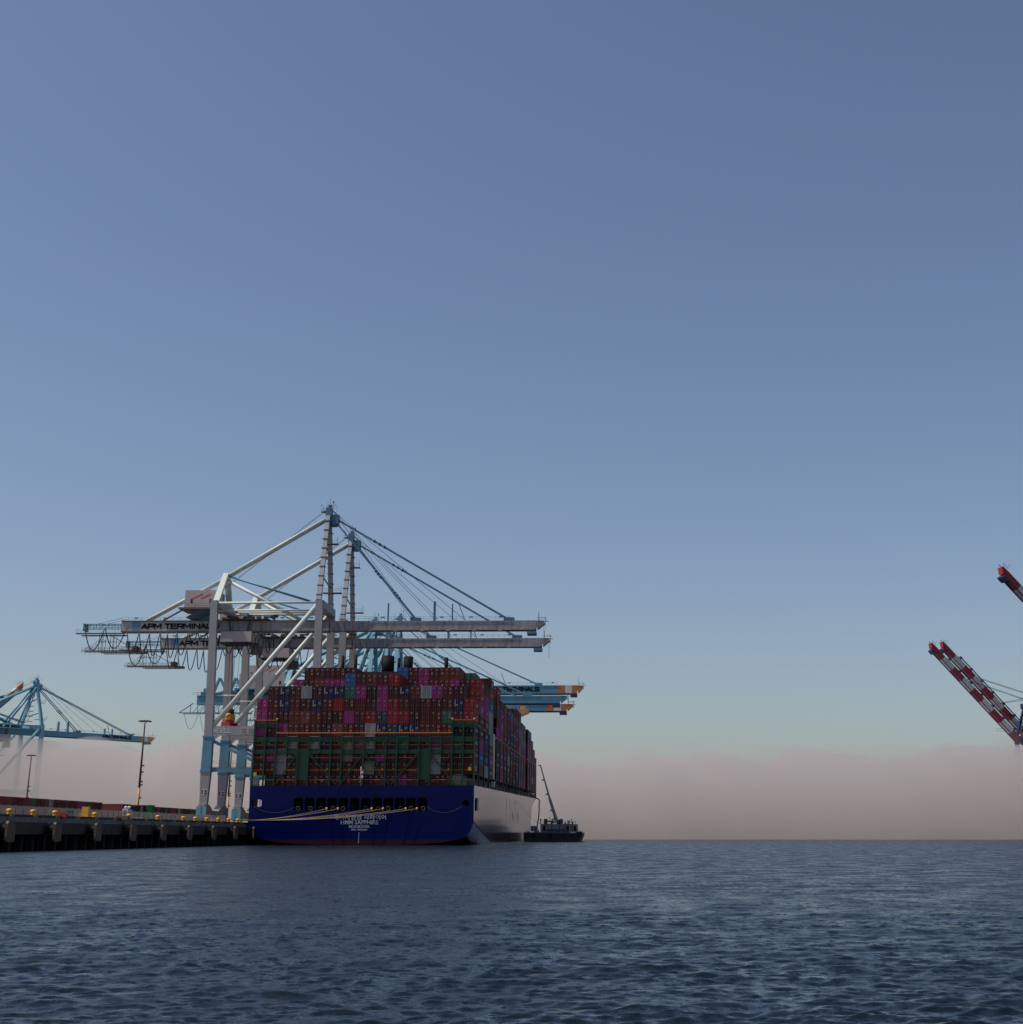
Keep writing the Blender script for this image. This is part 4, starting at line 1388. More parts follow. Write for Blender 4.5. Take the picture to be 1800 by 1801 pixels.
    if p.get('logo'): B(lg, 'house_emblem', 'sign_red')
    if p.get('house2'):
        a0, a1, b0, b1 = p['house2']; B(MB().box(a0, a1, -3.5, 4, b0, b1), 'lift_house', p['house_mat'])
    # trolley, cab and gear under the girder
    tx = p['trolley']
    t = MB().box(tx - 5.2, tx + 4.2, -4.5, 4.5, gz0 - 3.6, gz0 - .5, 0)
    for k in range(8): t.box(tx - 5 + k * 1.15, tx - 4.6 + k * 1.15, -4.6, 4.6, gz0 - 4.1, gz0 - 3.6, 1)
    for xx in (-3.4, 3.0):
        t.beam((tx + xx * .8, -2.6, gz0 - .5), (tx + xx, -2.6, gz1 - .2), .4, .4, m=1)
    t.box(tx - 6.2, tx - 5.2, -3, 3, gz0 - 3.4, gz0 - 1.5, 1)
    B(t, 'trolley_house', ['cab_pink', 'machinery_dark'])
    rr = random.Random(4)
    c = MB()
    for k in range(26):
        x0 = tx - 5 + rr.uniform(0, 15); y0 = rr.uniform(-3.5, 3); z0 = gz1 + rr.uniform(0, 1.4)
        c.box(x0, x0 + rr.uniform(.4, 1.6), y0, y0 + rr.uniform(.4, 1.5), z0, z0 + rr.uniform(.3, 1.1))
    c.box(tx - 5.5, tx + 9, -3.6, 3.6, gz1 + .22, gz1 + .45)
    B(c, 'winch_gear', 'machinery_dark')
    c = MB().box(tx + 3.6, tx + 6.4, -1.4, 1.4, gz0 - 7.0, gz0 - 4.4, 0)
    c.box(tx + 3.4, tx + 3.6, -1.2, 1.2, gz0 - 6.6, gz0 - 5.0, 1)
    c.box(tx + 2.4, tx + 3.4, -1.3, 1.3, gz0 - 6.9, gz0 - 6.7, 1); c.box(tx + 4.4, tx + 5.4, -1, 1, gz0 - 4.4, gz0 - 3.6, 1)
    B(c, 'operator_cab', ['rail_rust', 'glass_dark'])
    # backreach service frame
    if p['old']:
        f = MB()
        x0 = xb - 11.6
        for yy in (-1.6, 1.6):
            f.box(x0, xb, yy - .12, yy + .12, gz1 - .95, gz1 - .7); f.box(x0, xb, yy - .1, yy + .1, gz1 - 2.0, gz1 - 1.8)
            k = x0
            while k < xb: f.box(k, k + .14, yy - .08, yy + .08, gz1 - 2.0, gz1 - .7); k += 1.9
            f.beam((x0 + 4, yy, gz1 - .8), (xb, yy, gz1 + 1.0), .1, .1)
        f.box(x0 - .2, x0 + .3, -1.7, 1.7, gz1 - 2.8, gz1 - .6)
        B(f, 'backreach_frame', 'teal_metal')
        f = MB()
        f.box(x0 - 1.8, xb + 1.0, -3.1, -1.9, gz0 - 0.90, gz0 - 0.60); f.box(x0 - 1.8, xb + .5, 1.9, 3.1, gz0 - 0.90, gz0 - 0.60)
        for zz in (.5, 1.0): f.box(x0 - 1.8, xb + 1, -3.1, -3.05, gz0 - 0.60 + zz, gz0 - 0.54 + zz)
        k = x0 - 1.8
        while k < xb + 1: f.box(k, k + .06, -3.1, -3.05, gz0 - 0.60, gz0 + .5); k += 4
        for yy in (-1.2, 1.2):
            for xx in (x0 + 5, x0 + 6.2, x0 + 8.5, x0 + 9.6): f.box(xx - .06, xx + .06, yy - .06, yy + .06, gz0 - 5.90, gz0 - 0.60)
            f.beam((x0 + .6, yy, gz0 - 5.40), (x0 + 6.2, yy, gz0 - 2.30), .1, .1); f.beam((x0 + 16, yy, gz0 - 5.40), (x0 + 8.5, yy, gz0 - 1.30), .1, .1)
            for zz in (3.0,): f.box(x0 + 4, x0 + 10.4, yy - .05, yy + .05, gz0 - zz, gz0 - zz + .1)
        B(f, 'hanging_ladder_frame', 'rail_rust')
        f = MB()
        for yy in (-1.6, 1.2):
            f.box(x0, x0 + 17, yy, yy + .4, gz0 - 6.00, gz0 - 5.75)
            f.box(x0 + 6, x0 + 18.6, yy, yy + .4, gz0 - 6.60, gz0 - 6.40)
            for zz in (.5, 1.0): f.box(x0, x0 + 17, yy, yy + .05, gz0 - 5.75 + zz, gz0 - 5.70 + zz)
            k = x0
            while k < x0 + 17: f.box(k, k + .06, yy, yy + .06, gz0 - 6.60, gz0 - 4.70); k += 1.4
        f.box(x0 + 15.5, x0 + 17, -1.5, 1.5, gz0 - 5.70, gz0 - 4.50); f.box(x0 + 16.5, x0 + 19.5, -1.2, 1.2, gz0 - 6.60, gz0 - 5.90)
        B(f, 'maintenance_platform', 'rail_rust')
    else:
        f = MB()
        f.box(xb - 6, xb + 20, -2.6, -2.3, gz0 - 3.4, gz0 - 3.1); f.box(xb - 6, xb + 20, 2.3, 2.6, gz0 - 3.4, gz0 - 3.1)
        k = xb - 2
        while k < xb + 19: f.box(k, k + .2, -2.6, -2.4, gz0 - 3.4, gz0); k += 2.6
        f.beam((xb - 6, -2.4, gz0 - 3.2), (xb - 1, -2.4, gz0 + .2), .3, .3)
        for s in (0, 6): f.beam((xb + 5 + s, 0, gz1), (xb + 7.5 + s, 0, gz1 + 6.8), .9, .9); f.beam((xb + 11 + s, 0, gz1), (xb + 7.8 + s, 0, gz1 + 6.5), .8, .8)
        f.beam((xb + 2, 0, gz1), (xb + 18, 0, gz1 + 1.2), 4, 1.2, 4, 2.4)
        k = xb - 1
        while k < xb + 18:
            f.beam((k, -2.5, gz0 - 3.2), (k + 2.6, -2.5, gz0 - .1), .18, .18); f.beam((k, 2.5, gz0 - 3.2), (k + 2.6, 2.5, gz0 - .1), .18, .18); k += 2.6
        rq = random.Random(8)
        for s in range(14):
            xx = xb + rq.uniform(0, 19); f.box(xx, xx + rq.uniform(.8, 2.2), -1.8, 1.2, gz1, gz1 + rq.uniform(.8, 2.8))
        for s in (.6, 1.2): f.box(xb - 2, xb + 22, -2.1, -2.0, gz1 + s, gz1 + s + .08)
        for s in (2, 3.2): f.box(xb + 12, xb + 44, -2, -1.85, gz1 + 1.5 + s, gz1 + 1.65 + s)
        B(f, 'backreach_frame', mid)
    # festoon loops
    rr = random.Random(9)
    x = p.get('fest0', xb - 10); x1 = p.get('fest1', xl + 18)
    while x < x1:
        far = p['old'] and x < xb + 2
        w = rr.uniform(5.6, 6.8) if far else rr.uniform(1.8, 3.7)
        if xl - 12 < x < xl - 1: w = 2.6
        dpt = rr.uniform(6.2, 7.6) if not (xl - 12 < x < xl - 1 and p['old']) else rr.uniform(2.2, 3.2)
        if not p['old']: w = 5.2; dpt = rr.uniform(5.5, 7)
        z0 = (gz0 - .6) if p['old'] else gz0 - 3.4
        if far: z0 = gz1 - 2
        pts = []
        for k in range(15):
            t = k / 14
            s = 2 * t - 1
            pts.append((x + w * (.5 + .5 * s * (1 - .25 * (1 - s * s))), -gw / 2 - 1.1 + .02 * k, z0 - dpt * (1 - abs(s) ** 2.6)))
        B(MB().path(pts, .16 if p['old'] else .07, 6), 'festoon_cable', 'cable_black')
        x += w * rr.uniform(1.0, 1.12)
    # lettering
    for (body, width, hgt, xx, yy, zz, mt) in p.get('text', []):
        t = sign_letters(body, width, hgt, .45 if body[0] == 'A' else .26)
        if body == 'NOELL': B(MB().box(xx - width / 2, xx - width / 2 + 3.6, yy, yy + .02, zz - 1.35, zz - 1.2), 'sign_underline', mt)
        shift(t, xx, yy, zz); B(t, 'lettering', mt)
    if p.get('blue_patch'):
        B(MB().box(xb + 3.4, xb + 5.9, -gw / 2 - .03, -gw / 2 - .01, gz0 + .3, gz1 - .1), 'sign_panel', 'sign_blue')
    if p.get('plate'):
        B(MB().box(xl + 9.5, xl + 15.8, -hy - .83, -hy - .81, zp0 + .35, zp1 - .35), 'notice_board', 'cab_pink')
        for k in range(3):
            for j in range(3): B(MB().box(xl + 9.8 + 2 * j, xl + 11.3 + 2 * j, -hy - .85, -hy - .84, zp0 + .65 + k * .5, zp0 + .85 + k * .5), 'notice_line', 'rail_rust')
        for s in (-1, 1):
            B(MB().box(xl - .55, xl + .75, s * hy - .97, s * hy - .955, 13.2, 14.9), 'number_plate', 'sign_white')
            t = text_mb(p['plate'], height=1.25, xs=1.0, depth=.02, bold=.03)
            shift(t, xl + .1, s * hy - 1.0, 14.05); B(t, 'number', 'black_paint')
    return e

P0 = Vector((-73.6, 446.2, ZQ))
def qm(Y): return Matrix.Translation(P0 + DIR * (Y - 446.2)) @ QROT

old = dict(old=True, gauge=31.8, hy=10, portal=(30.0, 32.6), top=69.6, leg='crane_grey', leg_low='crane_grey', leg_mid='port_blue', girder=(61.6, 64.6),
           back=-63.6, hinge=.4, tip=66.3, girder_mat='girder_rusty', sign_mat='girder_sign', strut='crane_mint', mast_mat='crane_grey', rear_mat='crane_mint',
           apex=(-1.6, 100.0), rear=(-32.6, 79.2), stay_back=-57.0, stay_out=55.5, stay_in=26.8, house=(-43.7, -33.9, 68.3, 73.6), house_mat='cab_pink',
           logo=True, trolley=-26.8, gw=3.4, fest0=-74.5, fest1=-14, blue_patch=True,
           posts=[(18.2, 5.5, .22)], text=[('APM TERMINALS', 23.6, 1.75, -45.4, -1.76, 63.1, 'black_paint'), ('NOELL', 5.2, 1.5, -27.6, -10.83, 31.35, 'gear_white')])
c1 = crane('gantry_crane', qm(446.2), 'grey container crane nearest the camera, with 12 painted on its legs',
           dict(old, plate='12', posts=[(18.2, 5.5, .22), (32.5, 6.0, .35), (38.0, 5.2, .2)], rope_end=False), 'ship-to-shore cranes on the wharf')
c2 = crane('gantry_crane', qm(487.5), 'grey container crane just behind the nearest one, number 13 on its legs',
           dict(old, plate='13', posts=[(32.5, 6.0, .35), (40.0, 5, .2)], rope_end=True, trolley=-24.0, fest1=-16), 'ship-to-shore cranes on the wharf')

blue = dict(old=False, gauge=30.5, hy=9.5, portal=(22.5, 24.6), top=54.5, leg='port_blue_light', leg_low='port_blue', leg_mid='port_blue', girder=(48.2, 51.0),
            back=-66, hinge=1.5, tip=70.5, girder_mat='port_blue', strut='port_blue_light', mast_mat='port_blue_light', rear_mat='port_blue_light', apex=(-1.5, 79.0),
            rear=(-31.5, 62.0), stay_back=-50, stay_out=56, stay_in=27, house=(-50, -33, 53.5, 58.8), house_mat='cab_pink', trolley=-20, gw=3.8, fest0=-70, fest1=-50, lw=1.9)
crane('gantry_crane', qm(545), 'blue container crane behind the grey ones, plain blue boom tip, lower of the far booms',
      dict(blue, text=[('APM TERMINALS', 17, 1.5, -36, -1.95, 49.6, 'black_paint')]), 'ship-to-shore cranes on the wharf')
crane('gantry_crane', qm(580), 'blue container crane with orange and white boom tip at the lowest level, behind the ship',
      dict(blue, bands='tip', tip=72, back=-52), 'ship-to-shore cranes on the wharf')
crane('gantry_crane', qm(612), 'tallest blue container crane, orange boom tip, dark lettering on its boom',
      dict(blue, bands='tip', portal=(26, 28.4), top=65.5, girder=(57.8, 61.2), back=-60, tip=75.5, apex=(-1.5, 90.0), rear=(-31.5, 74.0), stay_out=57, stay_in=30,
           house=(-64, -45.5, 63.8, 69.2), house2=(-48, -44.6, 69, 73), house_mat='cab_pink', logo=True, text=[('APM TERMINALS', 21.5, 1.9, 46.5, -1.95, 59.6, 'black_paint')]),
      'ship-to-shore cranes on the wharf')

# the crane on the next quay, standing in the fog at the left
LY = 797.0
crane('gantry_crane', Matrix.Translation(((48 - 1000) * (LY * .951 + 8) / 2540, LY, ZQ)) @ Matrix.Rotation(R(53), 4, 'Z'),
      'light blue container crane sunk in fog at the left edge, boom pointing right',
      dict(blue, bands='tip', tip=78, top=58, girder=(53.0, 56.0), apex=(-1.5, 82.0), rear=(-31.5, 66), stay_out=62, house=(-46, -33, 58.5, 63), back=-52, fest1=-70,
           posts=[(15, 5, .5), (21, 5.2, .5), (45, 3, .4), (50, 3, .4)], text=[('APM TERMINALS', 19, 1.7, 52, -1.95, 54.6, 'black_paint')]))
crane('gantry_crane', Matrix.Translation(((-108 - 1000) * (860 * .951 + 8) / 2540, 860, ZQ)) @ Matrix.Rotation(R(40), 4, 'Z'),
      'crane mostly outside the left edge, only its raised orange-tipped boom showing',
      dict(blue, bands='tip', **{'raise': 44}, tip=58, girder=(48, 51), top=54, apex=(-1.5, 76), fest1=-70))

# red and white booms raised on the far right
redw = dict(old=False, gauge=30.5, hy=9.5, portal=(20, 22.5), top=56, leg='deep_blue', leg_low='deep_blue', leg_mid='deep_blue', girder=(52.0, 54.9), back=-30, hinge=1.5, tip=76,
            girder_mat='deep_blue', strut='deep_blue', mast_mat='deep_blue', rear_mat='deep_blue', apex=(-4, 84), rear=(-31.5, 66), stay_back=-25, stay_out=55, stay_in=27,
            house=(-30, -18, 57, 62), house_mat='deep_blue', trolley=-20, gw=3.2, fest1=-90, bands='stripes')
redw['raise'] = 44.5; redw['hy'] = 5.5
def rpos(px, py, Y, xt, zt, yaw=17):
    """root position so that the boom tip falls at the given place"""
    X = (px - 1000) * (Y * .951 + (zt - 2.15) * .309) / 2540
    return Matrix.Translation((X + xt * math.cos(R(yaw)), Y + xt * math.sin(R(yaw)), ZQ)) @ Matrix.Rotation(R(180 + yaw), 4, 'Z')
crane('gantry_crane', rpos(1633, 1130, 830, 54.8, 105), 'navy crane at right edge, its raised striped boom the lower of the close pair', dict(redw, apex=(-6, 76)),
      'cranes with raised striped booms')
crane('gantry_crane', rpos(1653, 1119, 842, 54.8, 107), 'navy crane at right edge, its raised striped boom the upper of the close pair', dict(redw, girder=(54.2, 57.1), apex=(-6, 79)),
      'cranes with raised striped booms')
crane('gantry_crane', rpos(1755, 988, 588, 54.8, 106), 'nearest striped crane, only its red and white boom tip showing at upper right', dict(redw, girder=(52.6, 55.5)),
      'cranes with raised striped booms')

def spreader():
    p = qm(446.2) @ Vector((-28.4, 0, 0)); 
    m = Matrix.Translation((p.x, p.y, 33.6)) @ QROT @ Matrix.Rotation(R(78), 4, 'Z')
    e = empty('container_spreader', m, 'red and yellow container spreader hanging from the nearest grey crane', 'spreader')
    b = MB().box(-3.0, 3.0, -.5, .5, 0, .7)
    for s in (-1, 1):
        b.box(s * 2.6 - .5, s * 2.6 + .5, -1.3, 1.3, -.2, .8)
        for q in (-1.2, 1.2): b.beam((s * 2.9, q, .2), (s * 3.3, q * 1.1, -.9), .35, .2)
    b.box(-1.2, 1.2, -.9, .9, .6, 1.6)
    b.build('telescopic_frame', 'gear_red', e)
    b = MB().box(-1.8, 1.8, -.8, .8, 1.6, 2.4)
    for s in (-1.3, 0, 1.3): b.lathe((s, 0, 2.3), [(.3, 0), (.8, .15), (.8, .9), (.4, 1.2)], 10)
    b.build('head_block', 'gear_yellow', e)
    b = MB()
    b.lathe((0, 0, 3.4), [(.7, 0), (1.1, .3), (1.0, 1.2), (.6, 1.5)], 10)
    b.build('cable_basket', 'machinery_dark', e)
    for x in (-1.2, 1.2):
        for y in (-.5, .5):
            MB().tube((x, y, 3.2), (x * 1.6, y * 1.6, 57.4 - 33.6), .05, 5).build('hoist_rope', 'cable_black', e)
spreader()

# ------------------------------------------------------------------ mooring ropes
def ropes():
    # bollard at the wharf edge beside the stern
    B0 = wq(-.35, 338.9) + Vector((0, 0, .55))
    for j, i in enumerate(ROPES):
        a, b = OPEN[i]
        p = SM @ Vector((a - .05 if i > 2 else a, -.3, 7.85))
        q = B0 + Vector((0.1, -.06 * j, .05 * j))
        pts = []
        for k in range(21):
            t = k / 20
            v = Vector(p).lerp(q, t); v.z -= (.5 if j < 2 else .6 + .05 * j) * 4 * t * (1 - t)
            pts.append(v)
        o = MB().path(pts, .06, 6).build('mooring_rope', 'rope')
        tag(o, f'tan mooring rope from the {ORD[j + 1]} yellow roller on the stern to the wharf', 'rope', 'mooring ropes at the stern')
    for (x0, z0, x1, z1, sag, l) in ((-24.6, 8.4, -15.2, 8.2, .5, 'thin slack rope sagging under the left corner opening of the stern'), (15.2, 8.2, 23.3, 8.6, .55, 'thin slack rope sagging between the last opening and right corner of the stern')):
        pts = []
        for k in range(15):
            t = k / 14
            v = Vector((lerp(x0, x1, t), -.12, lerp(z0, z1, t) - sag * 4 * t * (1 - t) - .8 * min(1, 4 * t * (1 - t))))
            pts.append(SM @ v)
        tag(MB().path(pts, .02, 5).build('mooring_rope', 'rail_rust'), l, 'rope')
ropes()

# ------------------------------------------------------------------ things on the wharf
def at(px, Y, zz=0):
    return Matrix.Translation((px_at(px, Y, ZQ + 1), Y, ZQ + zz)) @ QROT
def clutter():
    # yellow stair tower with gangway rails
    e = empty('gangway_tower', at(151, 246), 'yellow gangway tower with railings standing on the wharf between two bollards', 'gangway tower')
    MB().box(-.55, .55, -.5, .5, .1, 1.95).build('stair_box', 'gear_yellow', e)
    for s in (-1, 1):
        r = MB()
        for z in (.45, .95): r.box(min(s * .55, s * 1.05), max(s * .55, s * 1.05), -.4, -.34, z, z + .06)
        for x in (.65, 1.0): r.box(s * x - .03, s * x + .03, -.4, -.34, 0, 1.0)
        r.build('side_rail', 'gear_yellow', e)
    MB().box(-1.1, 1.1, -.6, .6, 0, .1).build('base_plate', 'pole_dark', e)
    # red skip and grey cabinets
    o = MB(); o.box(-.8, .8, -.5, .5, .15, .6); o.box(-.5, .3, -.4, .4, .6, .78); o.box(-.7, -.5, -.5, .5, 0, .15); o.box(.5, .7, -.5, .5, 0, .15)
    o = o.build('equipment_crate', 'gear_red'); o.matrix_world = at(109, 228); tag(o, 'low red equipment crate on the wharf beside the third visible bollard', 'crate')
    for px, w, l in ((121, .22, 'slim dark electrical cabinet behind the wharf fence, left one of two'), (126, .3, 'dark electrical cabinet behind the wharf fence, right one of two')):
        o = MB(); o.box(-w, w, -.2, .2, .1, 1.25); o.box(-w - .04, w + .04, -.25, .25, 1.25, 1.32); o.box(-w + .05, w - .05, -.22, -.2, .3, 1.1); o.box(-w, w, -.2, .2, 0, .1)
        o = o.build('electrical_cabinet', 'barge_grey'); o.matrix_world = at(px, 243); tag(o, l, 'cabinet')
    # white generator with two round lamps
    e = empty('generator', at(223, 285), 'white boxy generator with two round lamp heads on top, beside the ochre mast foot', 'generator')
    MB().box(-.75, .35, -.6, .6, .25, 2.35).build('housing', 'gear_white', e)
    MB().box(.36, .95, -.5, .6, .25, 2.1).build('side_panel', 'sign_blue', e)
    for x in (-.3, .35): MB().lathe((x, 0, 2.36), [(.1, 0), (.32, .1), (.32, .3), (.1, .42)], 12).build('lamp_head', 'sign_white', e)
    g = MB(); g.box(-.8, 1.0, -.6, .6, .1, .25)
    for x in (-.5, .6): g.tube((x, -.55, .25), (x, -.4, .25), .25, 10)
    g.build('chassis', 'tyre', e)
    MB().box(-.5, .0, -.63, -.605, 1.2, 2.0).build('vent_grille', 'barge_grey', e)
    o = MB(); o.face([(-1.6, -.5, 0), (1.5, -.5, 0), (1.5, -.5, .62), (-.4, -.5, .62)]); o.face([(1.5, .5, 0), (-1.6, .5, 0), (-.4, .5, .62), (1.5, .5, .62)])
    o.face([(-1.6, -.5, 0), (-.4, -.5, .62), (-.4, .5, .62), (-1.6, .5, 0)]); o.face([(-.4, -.5, .62), (1.5, -.5, .62), (1.5, .5, .62), (-.4, .5, .62)]); o.face([(1.5, -.5, 0), (1.5, .5, 0), (1.5, .5, .62), (1.5, -.5, .62)])
    o = o.build('concrete_ramp', 'fender_face'); o.matrix_world = at(212, 256); tag(o, 'pale pinkish concrete ramp block behind the kerb, left of the white generator', 'ramp')
    o = MB(); o.box(-.9, .9, -.3, .3, 0, .85); o.box(-.8, -.5, -.4, .4, .85, .92); o.box(.5, .8, -.4, .4, .85, .92)
    o = o.build('concrete_barrier', 'cab_pink'); o.matrix_world = at(243, 292); tag(o, 'pale concrete barrier block at the foot of the ochre floodlight mast', 'barrier')
    # orange barricade, utility cart and cone near the crane feet
    o = MB()
    for z in (.3, .8, 1.3, 1.75): o.box(-.8, .8, -.05, .05, z, z + .2)
    for x in (-.75, 0, .75): o.box(x - .06, x + .06, -.06, .06, 0, 2.0)
    o = o.build('barricade', 'gear_orange'); o.matrix_world = at(365, 345); tag(o, 'orange slatted barricade under the nearest crane foot', 'barricade')
    e = empty('utility_cart', at(391, 352), 'small orange utility cart with pale canopy parked under the crane legs', 'cart')
    b = MB().box(-1.1, 1.1, -.6, .6, .35, .95); b.box(-.2, 1.1, -.6, .6, .95, 1.3); b.build('body', 'gear_orange', e)
    MB().box(-1.15, .7, -.65, .65, 1.75, 1.85).build('canopy', 'gear_white', e)
    for x in (-1.0, .55):
        for y in (-.55, .55): MB().box(x - .04, x + .04, y - .04, y + .04, .9, 1.75).build('canopy_post', 'pole_dark', e)
    for x in (-.75, .75):
        for y in (-.6, .6): MB().tube((x, y - .1, .35), (x, y + .1, .35), .35, 12).build('wheel', 'tyre', e)
    o = MB(); o.box(-2.3, 2.3, -.3, .3, 0, .8); o.box(-2.2, -1.5, -.35, .35, .8, .95); o.box(1.2, 2.0, -.35, .35, .8, .95)
    o = o.build('concrete_barrier', 'gear_white'); o.matrix_world = at(407, 372); tag(o, 'long white barrier behind the utility cart under the cranes', 'barrier')
    e = empty('traffic_cone', Matrix.Translation(wq(-1.2, 343)) @ QROT, 'orange and white traffic cone on the wharf next to the ship stern', 'cone')
    MB().lathe((0, 0, .05), [(.26, 0), (.19, .35)], 14).build('cone_base', 'gear_orange', e)
    MB().lathe((0, 0, .4), [(.19, 0), (.12, .35)], 14).build('white_band', 'sign_white', e)
    MB().lathe((0, 0, .75), [(.12, 0), (.03, .35)], 14).build('cone_top', 'gear_orange', e)
    MB().box(-.3, .3, -.3, .3, 0, .05).build('foot', 'tyre', e)
    # crane rails along the quay
    for x in (-4.2 + 0.0, -35.4):
        o = MB().box(x - .06, x + .06, -100, 800, ZQ + .004, ZQ + .1).build('crane_rail', 'rail_rust'); o.matrix_world = WM; tag(o, kind='structure')
clutter()

# ------------------------------------------------------------------ bunkering barge alongside
def barge():
    Y = 512.0
    s = (Y * .951) / 2540
    X = lambda px: (px - 1000) * s
    Zp = lambda py: 2.15 + (1469 - py) * Y / 2808.0
    x0, x1 = X(921), X(1024)
    xc = (x0 + x1) / 2
    e = empty('bunker_barge', Matrix.Translation((xc, Y, 0)) @ QROT, 'low black bunker barge with grey deckhouse lying beside the ship', 'barge')
    hw = (x1 - x0) / 2
    zd = Zp(1464)
    h = MB()
    pr = [(-hw, zd), (-hw, .6), (-hw + .8, -.8), (hw - 2.0, -.8), (hw - .9, .4), (hw - .3, 1.5), (hw, zd - .5), (hw, zd)]
    h.face([(x, 0, z) for x, z in pr]); h.face([(x, 58, z) for x, z in reversed(pr)])
    for (xa, za), (xb, zb) in zip(pr, pr[1:] + pr[:1]): h.face([(xa, 0, za), (xa, 58, za), (xb, 58, zb), (xb, 0, zb)])
    h.build('hull', 'barge_black', e)
    MB().box(-hw + .1, hw - .1, -.12, -.01, zd - .35, zd + .05).build('rubbing_strake', 'barge_grey', e)
    MB().box(X(1003) - xc, X(1020) - xc, -.16, -.02, zd - .25, zd + .25).build('white_strake', 'ship_white', e)
    t = text_mb('FDH 45-2', width=2.0, height=.32, depth=.02)
    for px in (1021, 1026):
        MB().ring((X(px) - xc - .8, -.3, zd - .4), .45, .22, 'y', 14).build('tyre_fender', 'tyre', e)
    z0, z1 = Zp(1463.5), Zp(1449)
    hx0, hx1 = X(950) - xc, X(1007) - xc
    MB().box(hx0, hx1, 3, 16, z0, z1).build('deckhouse', 'barge_white', e)
    MB().box(X(1008) - xc, X(1016) - xc, 2.2, 9, z0, z1 - .1).build('deck_locker', 'barge_white', e)
    MB().box(X(933) - xc, X(945) - xc, 1.5, 5, Zp(1462.5), Zp(1452.5)).build('control_cabin', 'barge_white', e)
    for px, w in ((935.5, 1.1), (941.8, .9)):
        MB().box(X(px) - xc - w * .35, X(px) - xc + w * .35, 1.44, 1.49, Zp(1460), Zp(1454.5)).build('cabin_window', 'barge_grey', e)
    for px in (956.5, 998.5, 1011.5):
        y = 2.97 if px < 1005 else 2.17
        d = MB(); xx = X(px) - xc
        d.box(xx - .38, xx + .38, y - .03, y, z0 + .3, z0 + 1.75); d.lathe((xx, y - .015, z0 + 1.75), [(.38, -.001), (.38, .001), (.2, .3)], 12)
        d.build('door', 'black_paint', e)
    for k in range(7):
        xx = X(964 + 4.6 * k) - xc
        MB().box(xx - .35, xx + .35, 2.5, 2.6, z0 + .5, z0 + 1.1).build('locker_panel', 'barge_grey', e)
    r = MB()
    for zz in (.45, .9): r.box(hx0, hx1 + 1, 3.0, 3.05, z1 + zz, z1 + zz + .05)
    for k in range(12): r.box(hx0 + k * 1.0, hx0 + k * 1.0 + .05, 3.0, 3.05, z1, z1 + .95)
    r.build('roof_rail', 'barge_grey', e)
    for px in (958.5, 986):
        MB().box(X(px - 3) - xc, X(px + 3) - xc, 6, 9, z1, Zp(1440)).build('exhaust_casing', 'barge_grey', e)
    for px, top, w in ((966.5, 1437, .12), (971, 1440, .3), (974, 1438, .22), (1000, 1443, .45), (1005.5, 1440, .14), (1012, 1444, .1), (950, 1440, .25)):
        q = MB(); xx = X(px) - xc
        q.tube((xx, 5, z1 - .2), (xx, 5, Zp(top)), w * .6, 8); q.lathe((xx, 5, Zp(top) - .4), [(w, 0), (w * 1.3, .15), (w * 1.1, .4)], 8)
        q.build('roof_vent', 'barge_grey' if w < .3 else 'barge_white', e)
    q = MB()
    q.tube((X(970) - xc, 5, z1), (X(970) - xc, 5, z1 + 1.1), .1, 6); q.box(X(968) - xc, X(974) - xc, 4.6, 5.2, z1 + .35, z1 + 1.0)
    q.tube((X(962) - xc, 6, z1 + .9), (X(969) - xc, 6, z1 + .9), .22, 8)
    q.build('pump_manifold', 'barge_grey', e)
    # knuckle crane
    b0 = Vector((X(979) - xc, 7, z1 - .5)); b1 = Vector((X(949.2) - xc, 5, Zp(1344)))
    MB().tube((b0.x + .3, 7, z0), (b0.x + .3, 7, z1 + 1.4), .55, 10).build('crane_pedestal', 'barge_grey', e)
    m1 = b0.lerp(b1, .45)
    MB().beam(b0 + Vector((0, 0, 1)), m1, .9, .95, .7, .75).build('crane_boom', 'barge_white', e)
    MB().beam(m1, b1, .5, .55, .25, .28).build('crane_jib', 'barge_white', e)
    MB().beam(b1 + Vector((-.7, 0, .1)), b1 + Vector((.2, 0, .1)), .3, .45).build('jib_head', 'gear_orange', e)
    for t in (.25, .52, .76):
        c = b0.lerp(b1, t); MB().box(c.x - 1.0, c.x - .2, c.y - .2, c.y + .2, c.z - .2, c.z + .25).build('boom_bracket', 'barge_grey', e)
    dk = MB(); rr = random.Random(2)
    for k in range(26):
        xx = rr.uniform(-hw + .6, hw - 1.2); a = rr.uniform(.15, .5)
        dk.box(xx, xx + a, 1 + rr.random(), 1.6 + rr.random(), zd, zd + rr.uniform(.2, .7))
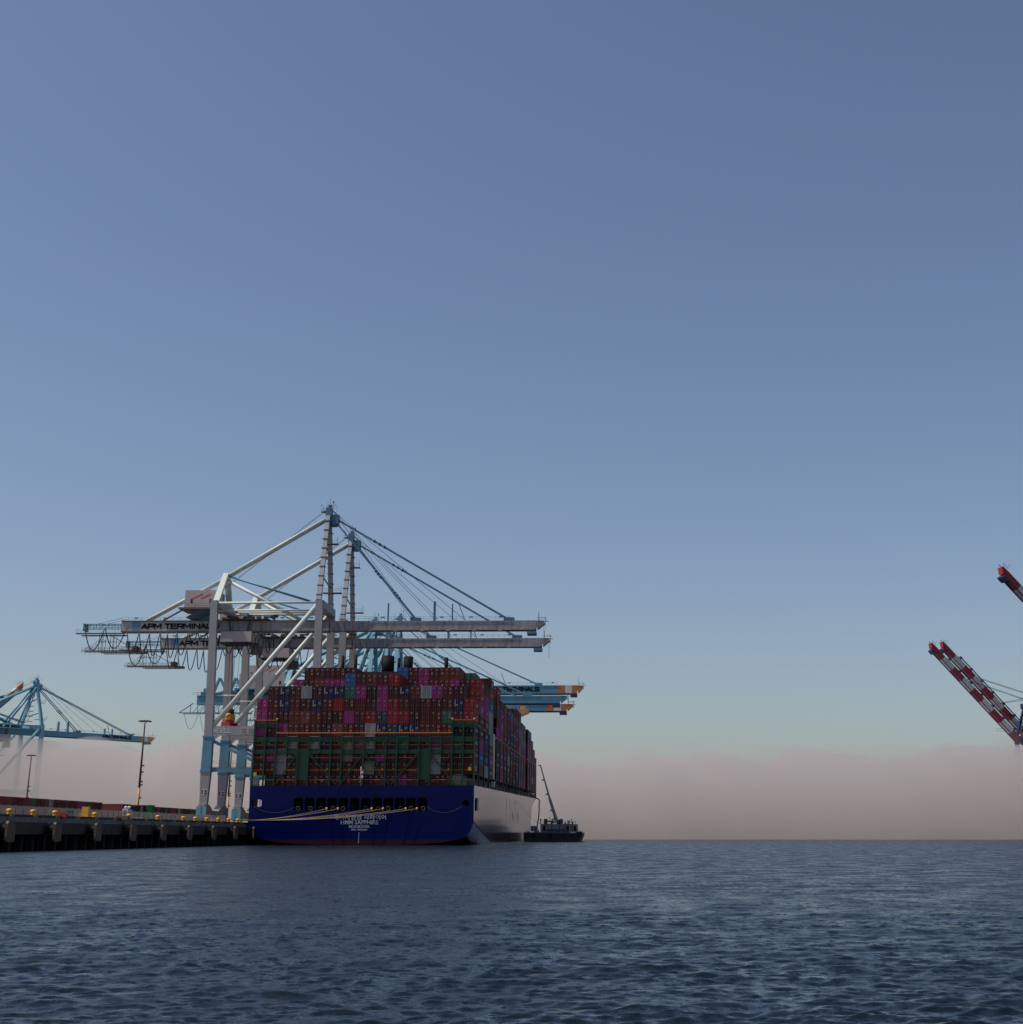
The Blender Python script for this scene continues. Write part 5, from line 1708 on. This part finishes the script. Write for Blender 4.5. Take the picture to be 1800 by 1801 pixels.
    for k in range(10):
        xx = -hw + .5 + k * (2 * hw - 1.4) / 9
        dk.box(xx - .03, xx + .03, .3, .36, zd, zd + 1.0)
    dk.box(-hw + .5, hw - .9, .3, .34, zd + .5, zd + .54); dk.box(-hw + .5, hw - .9, .3, .34, zd + .96, zd + 1.0)
    dk.build('deck_fittings', 'rail_rust', e)
    pc = MB()
    for k in range(5):
        xx = hx0 + .8 + k * 2.4 + rr.random()
        pc.path([(xx, 2.6, z0 + .1), (xx, 2.6, z0 + 1.6 + rr.random()), (xx + .8, 2.6, z0 + 1.9 + rr.random())], .09, 6)
        pc.box(xx - .3, xx + .2, 2.4, 2.9, z1, z1 + rr.uniform(.3, 1.2))
    pc.build('deck_piping', 'barge_black', e)
    for px in (928, 940, 968, 992, 1006):
        MB().ring((X(px) - xc, -.22, zd - 1.0), .5, .2, 'y', 12).build('tyre_fender', 'tyre', e)
    lt = MB(); xx = X(1019) - xc
    for k in range(4): lt.box(xx + k * .3, xx + k * .3 + .2, .6 + .3 * k, .9 + .3 * k, zd + .1 * k, zd + .45 + .2 * (k % 2))
    lt.build('anchor_winch', 'gear_orange', e)
    # bunker hose up to the ship's rail
    p = Vector((X(944.5), Y + 3, Zp(1453))); q = Vector((X(947.5), Y + 6, Zp(1413)))
    pts = [p]
    for k in range(1, 12): pts.append(p.lerp(q, k / 12) + Vector((.25 * math.sin(k / 12 * 3.1), 0, 0)))
    pts += [q, q + Vector((.25, 0, .9)), q + Vector((-.2, .3, 1.6)), q + Vector((-1.2, .5, 1.9))]
    tag(MB().path(pts, .2, 8).build('bunker_hose', 'hose'), 'dark fuel hose rising from the barge to the ship rail', 'hose')
    p = SM @ Vector((HB + .05, 165, 10.8)); q = Vector((X(951), Y + 2, Zp(1450)))
    pts = [Vector(p).lerp(q, k / 16) - Vector((0, 0, 3.0 * (k / 16) * (1 - k / 16))) for k in range(17)]
    tag(MB().path(pts, .045, 5).build('mooring_rope', 'barge_grey'), 'thin grey line from the ship side down to the barge', 'rope')
barge()
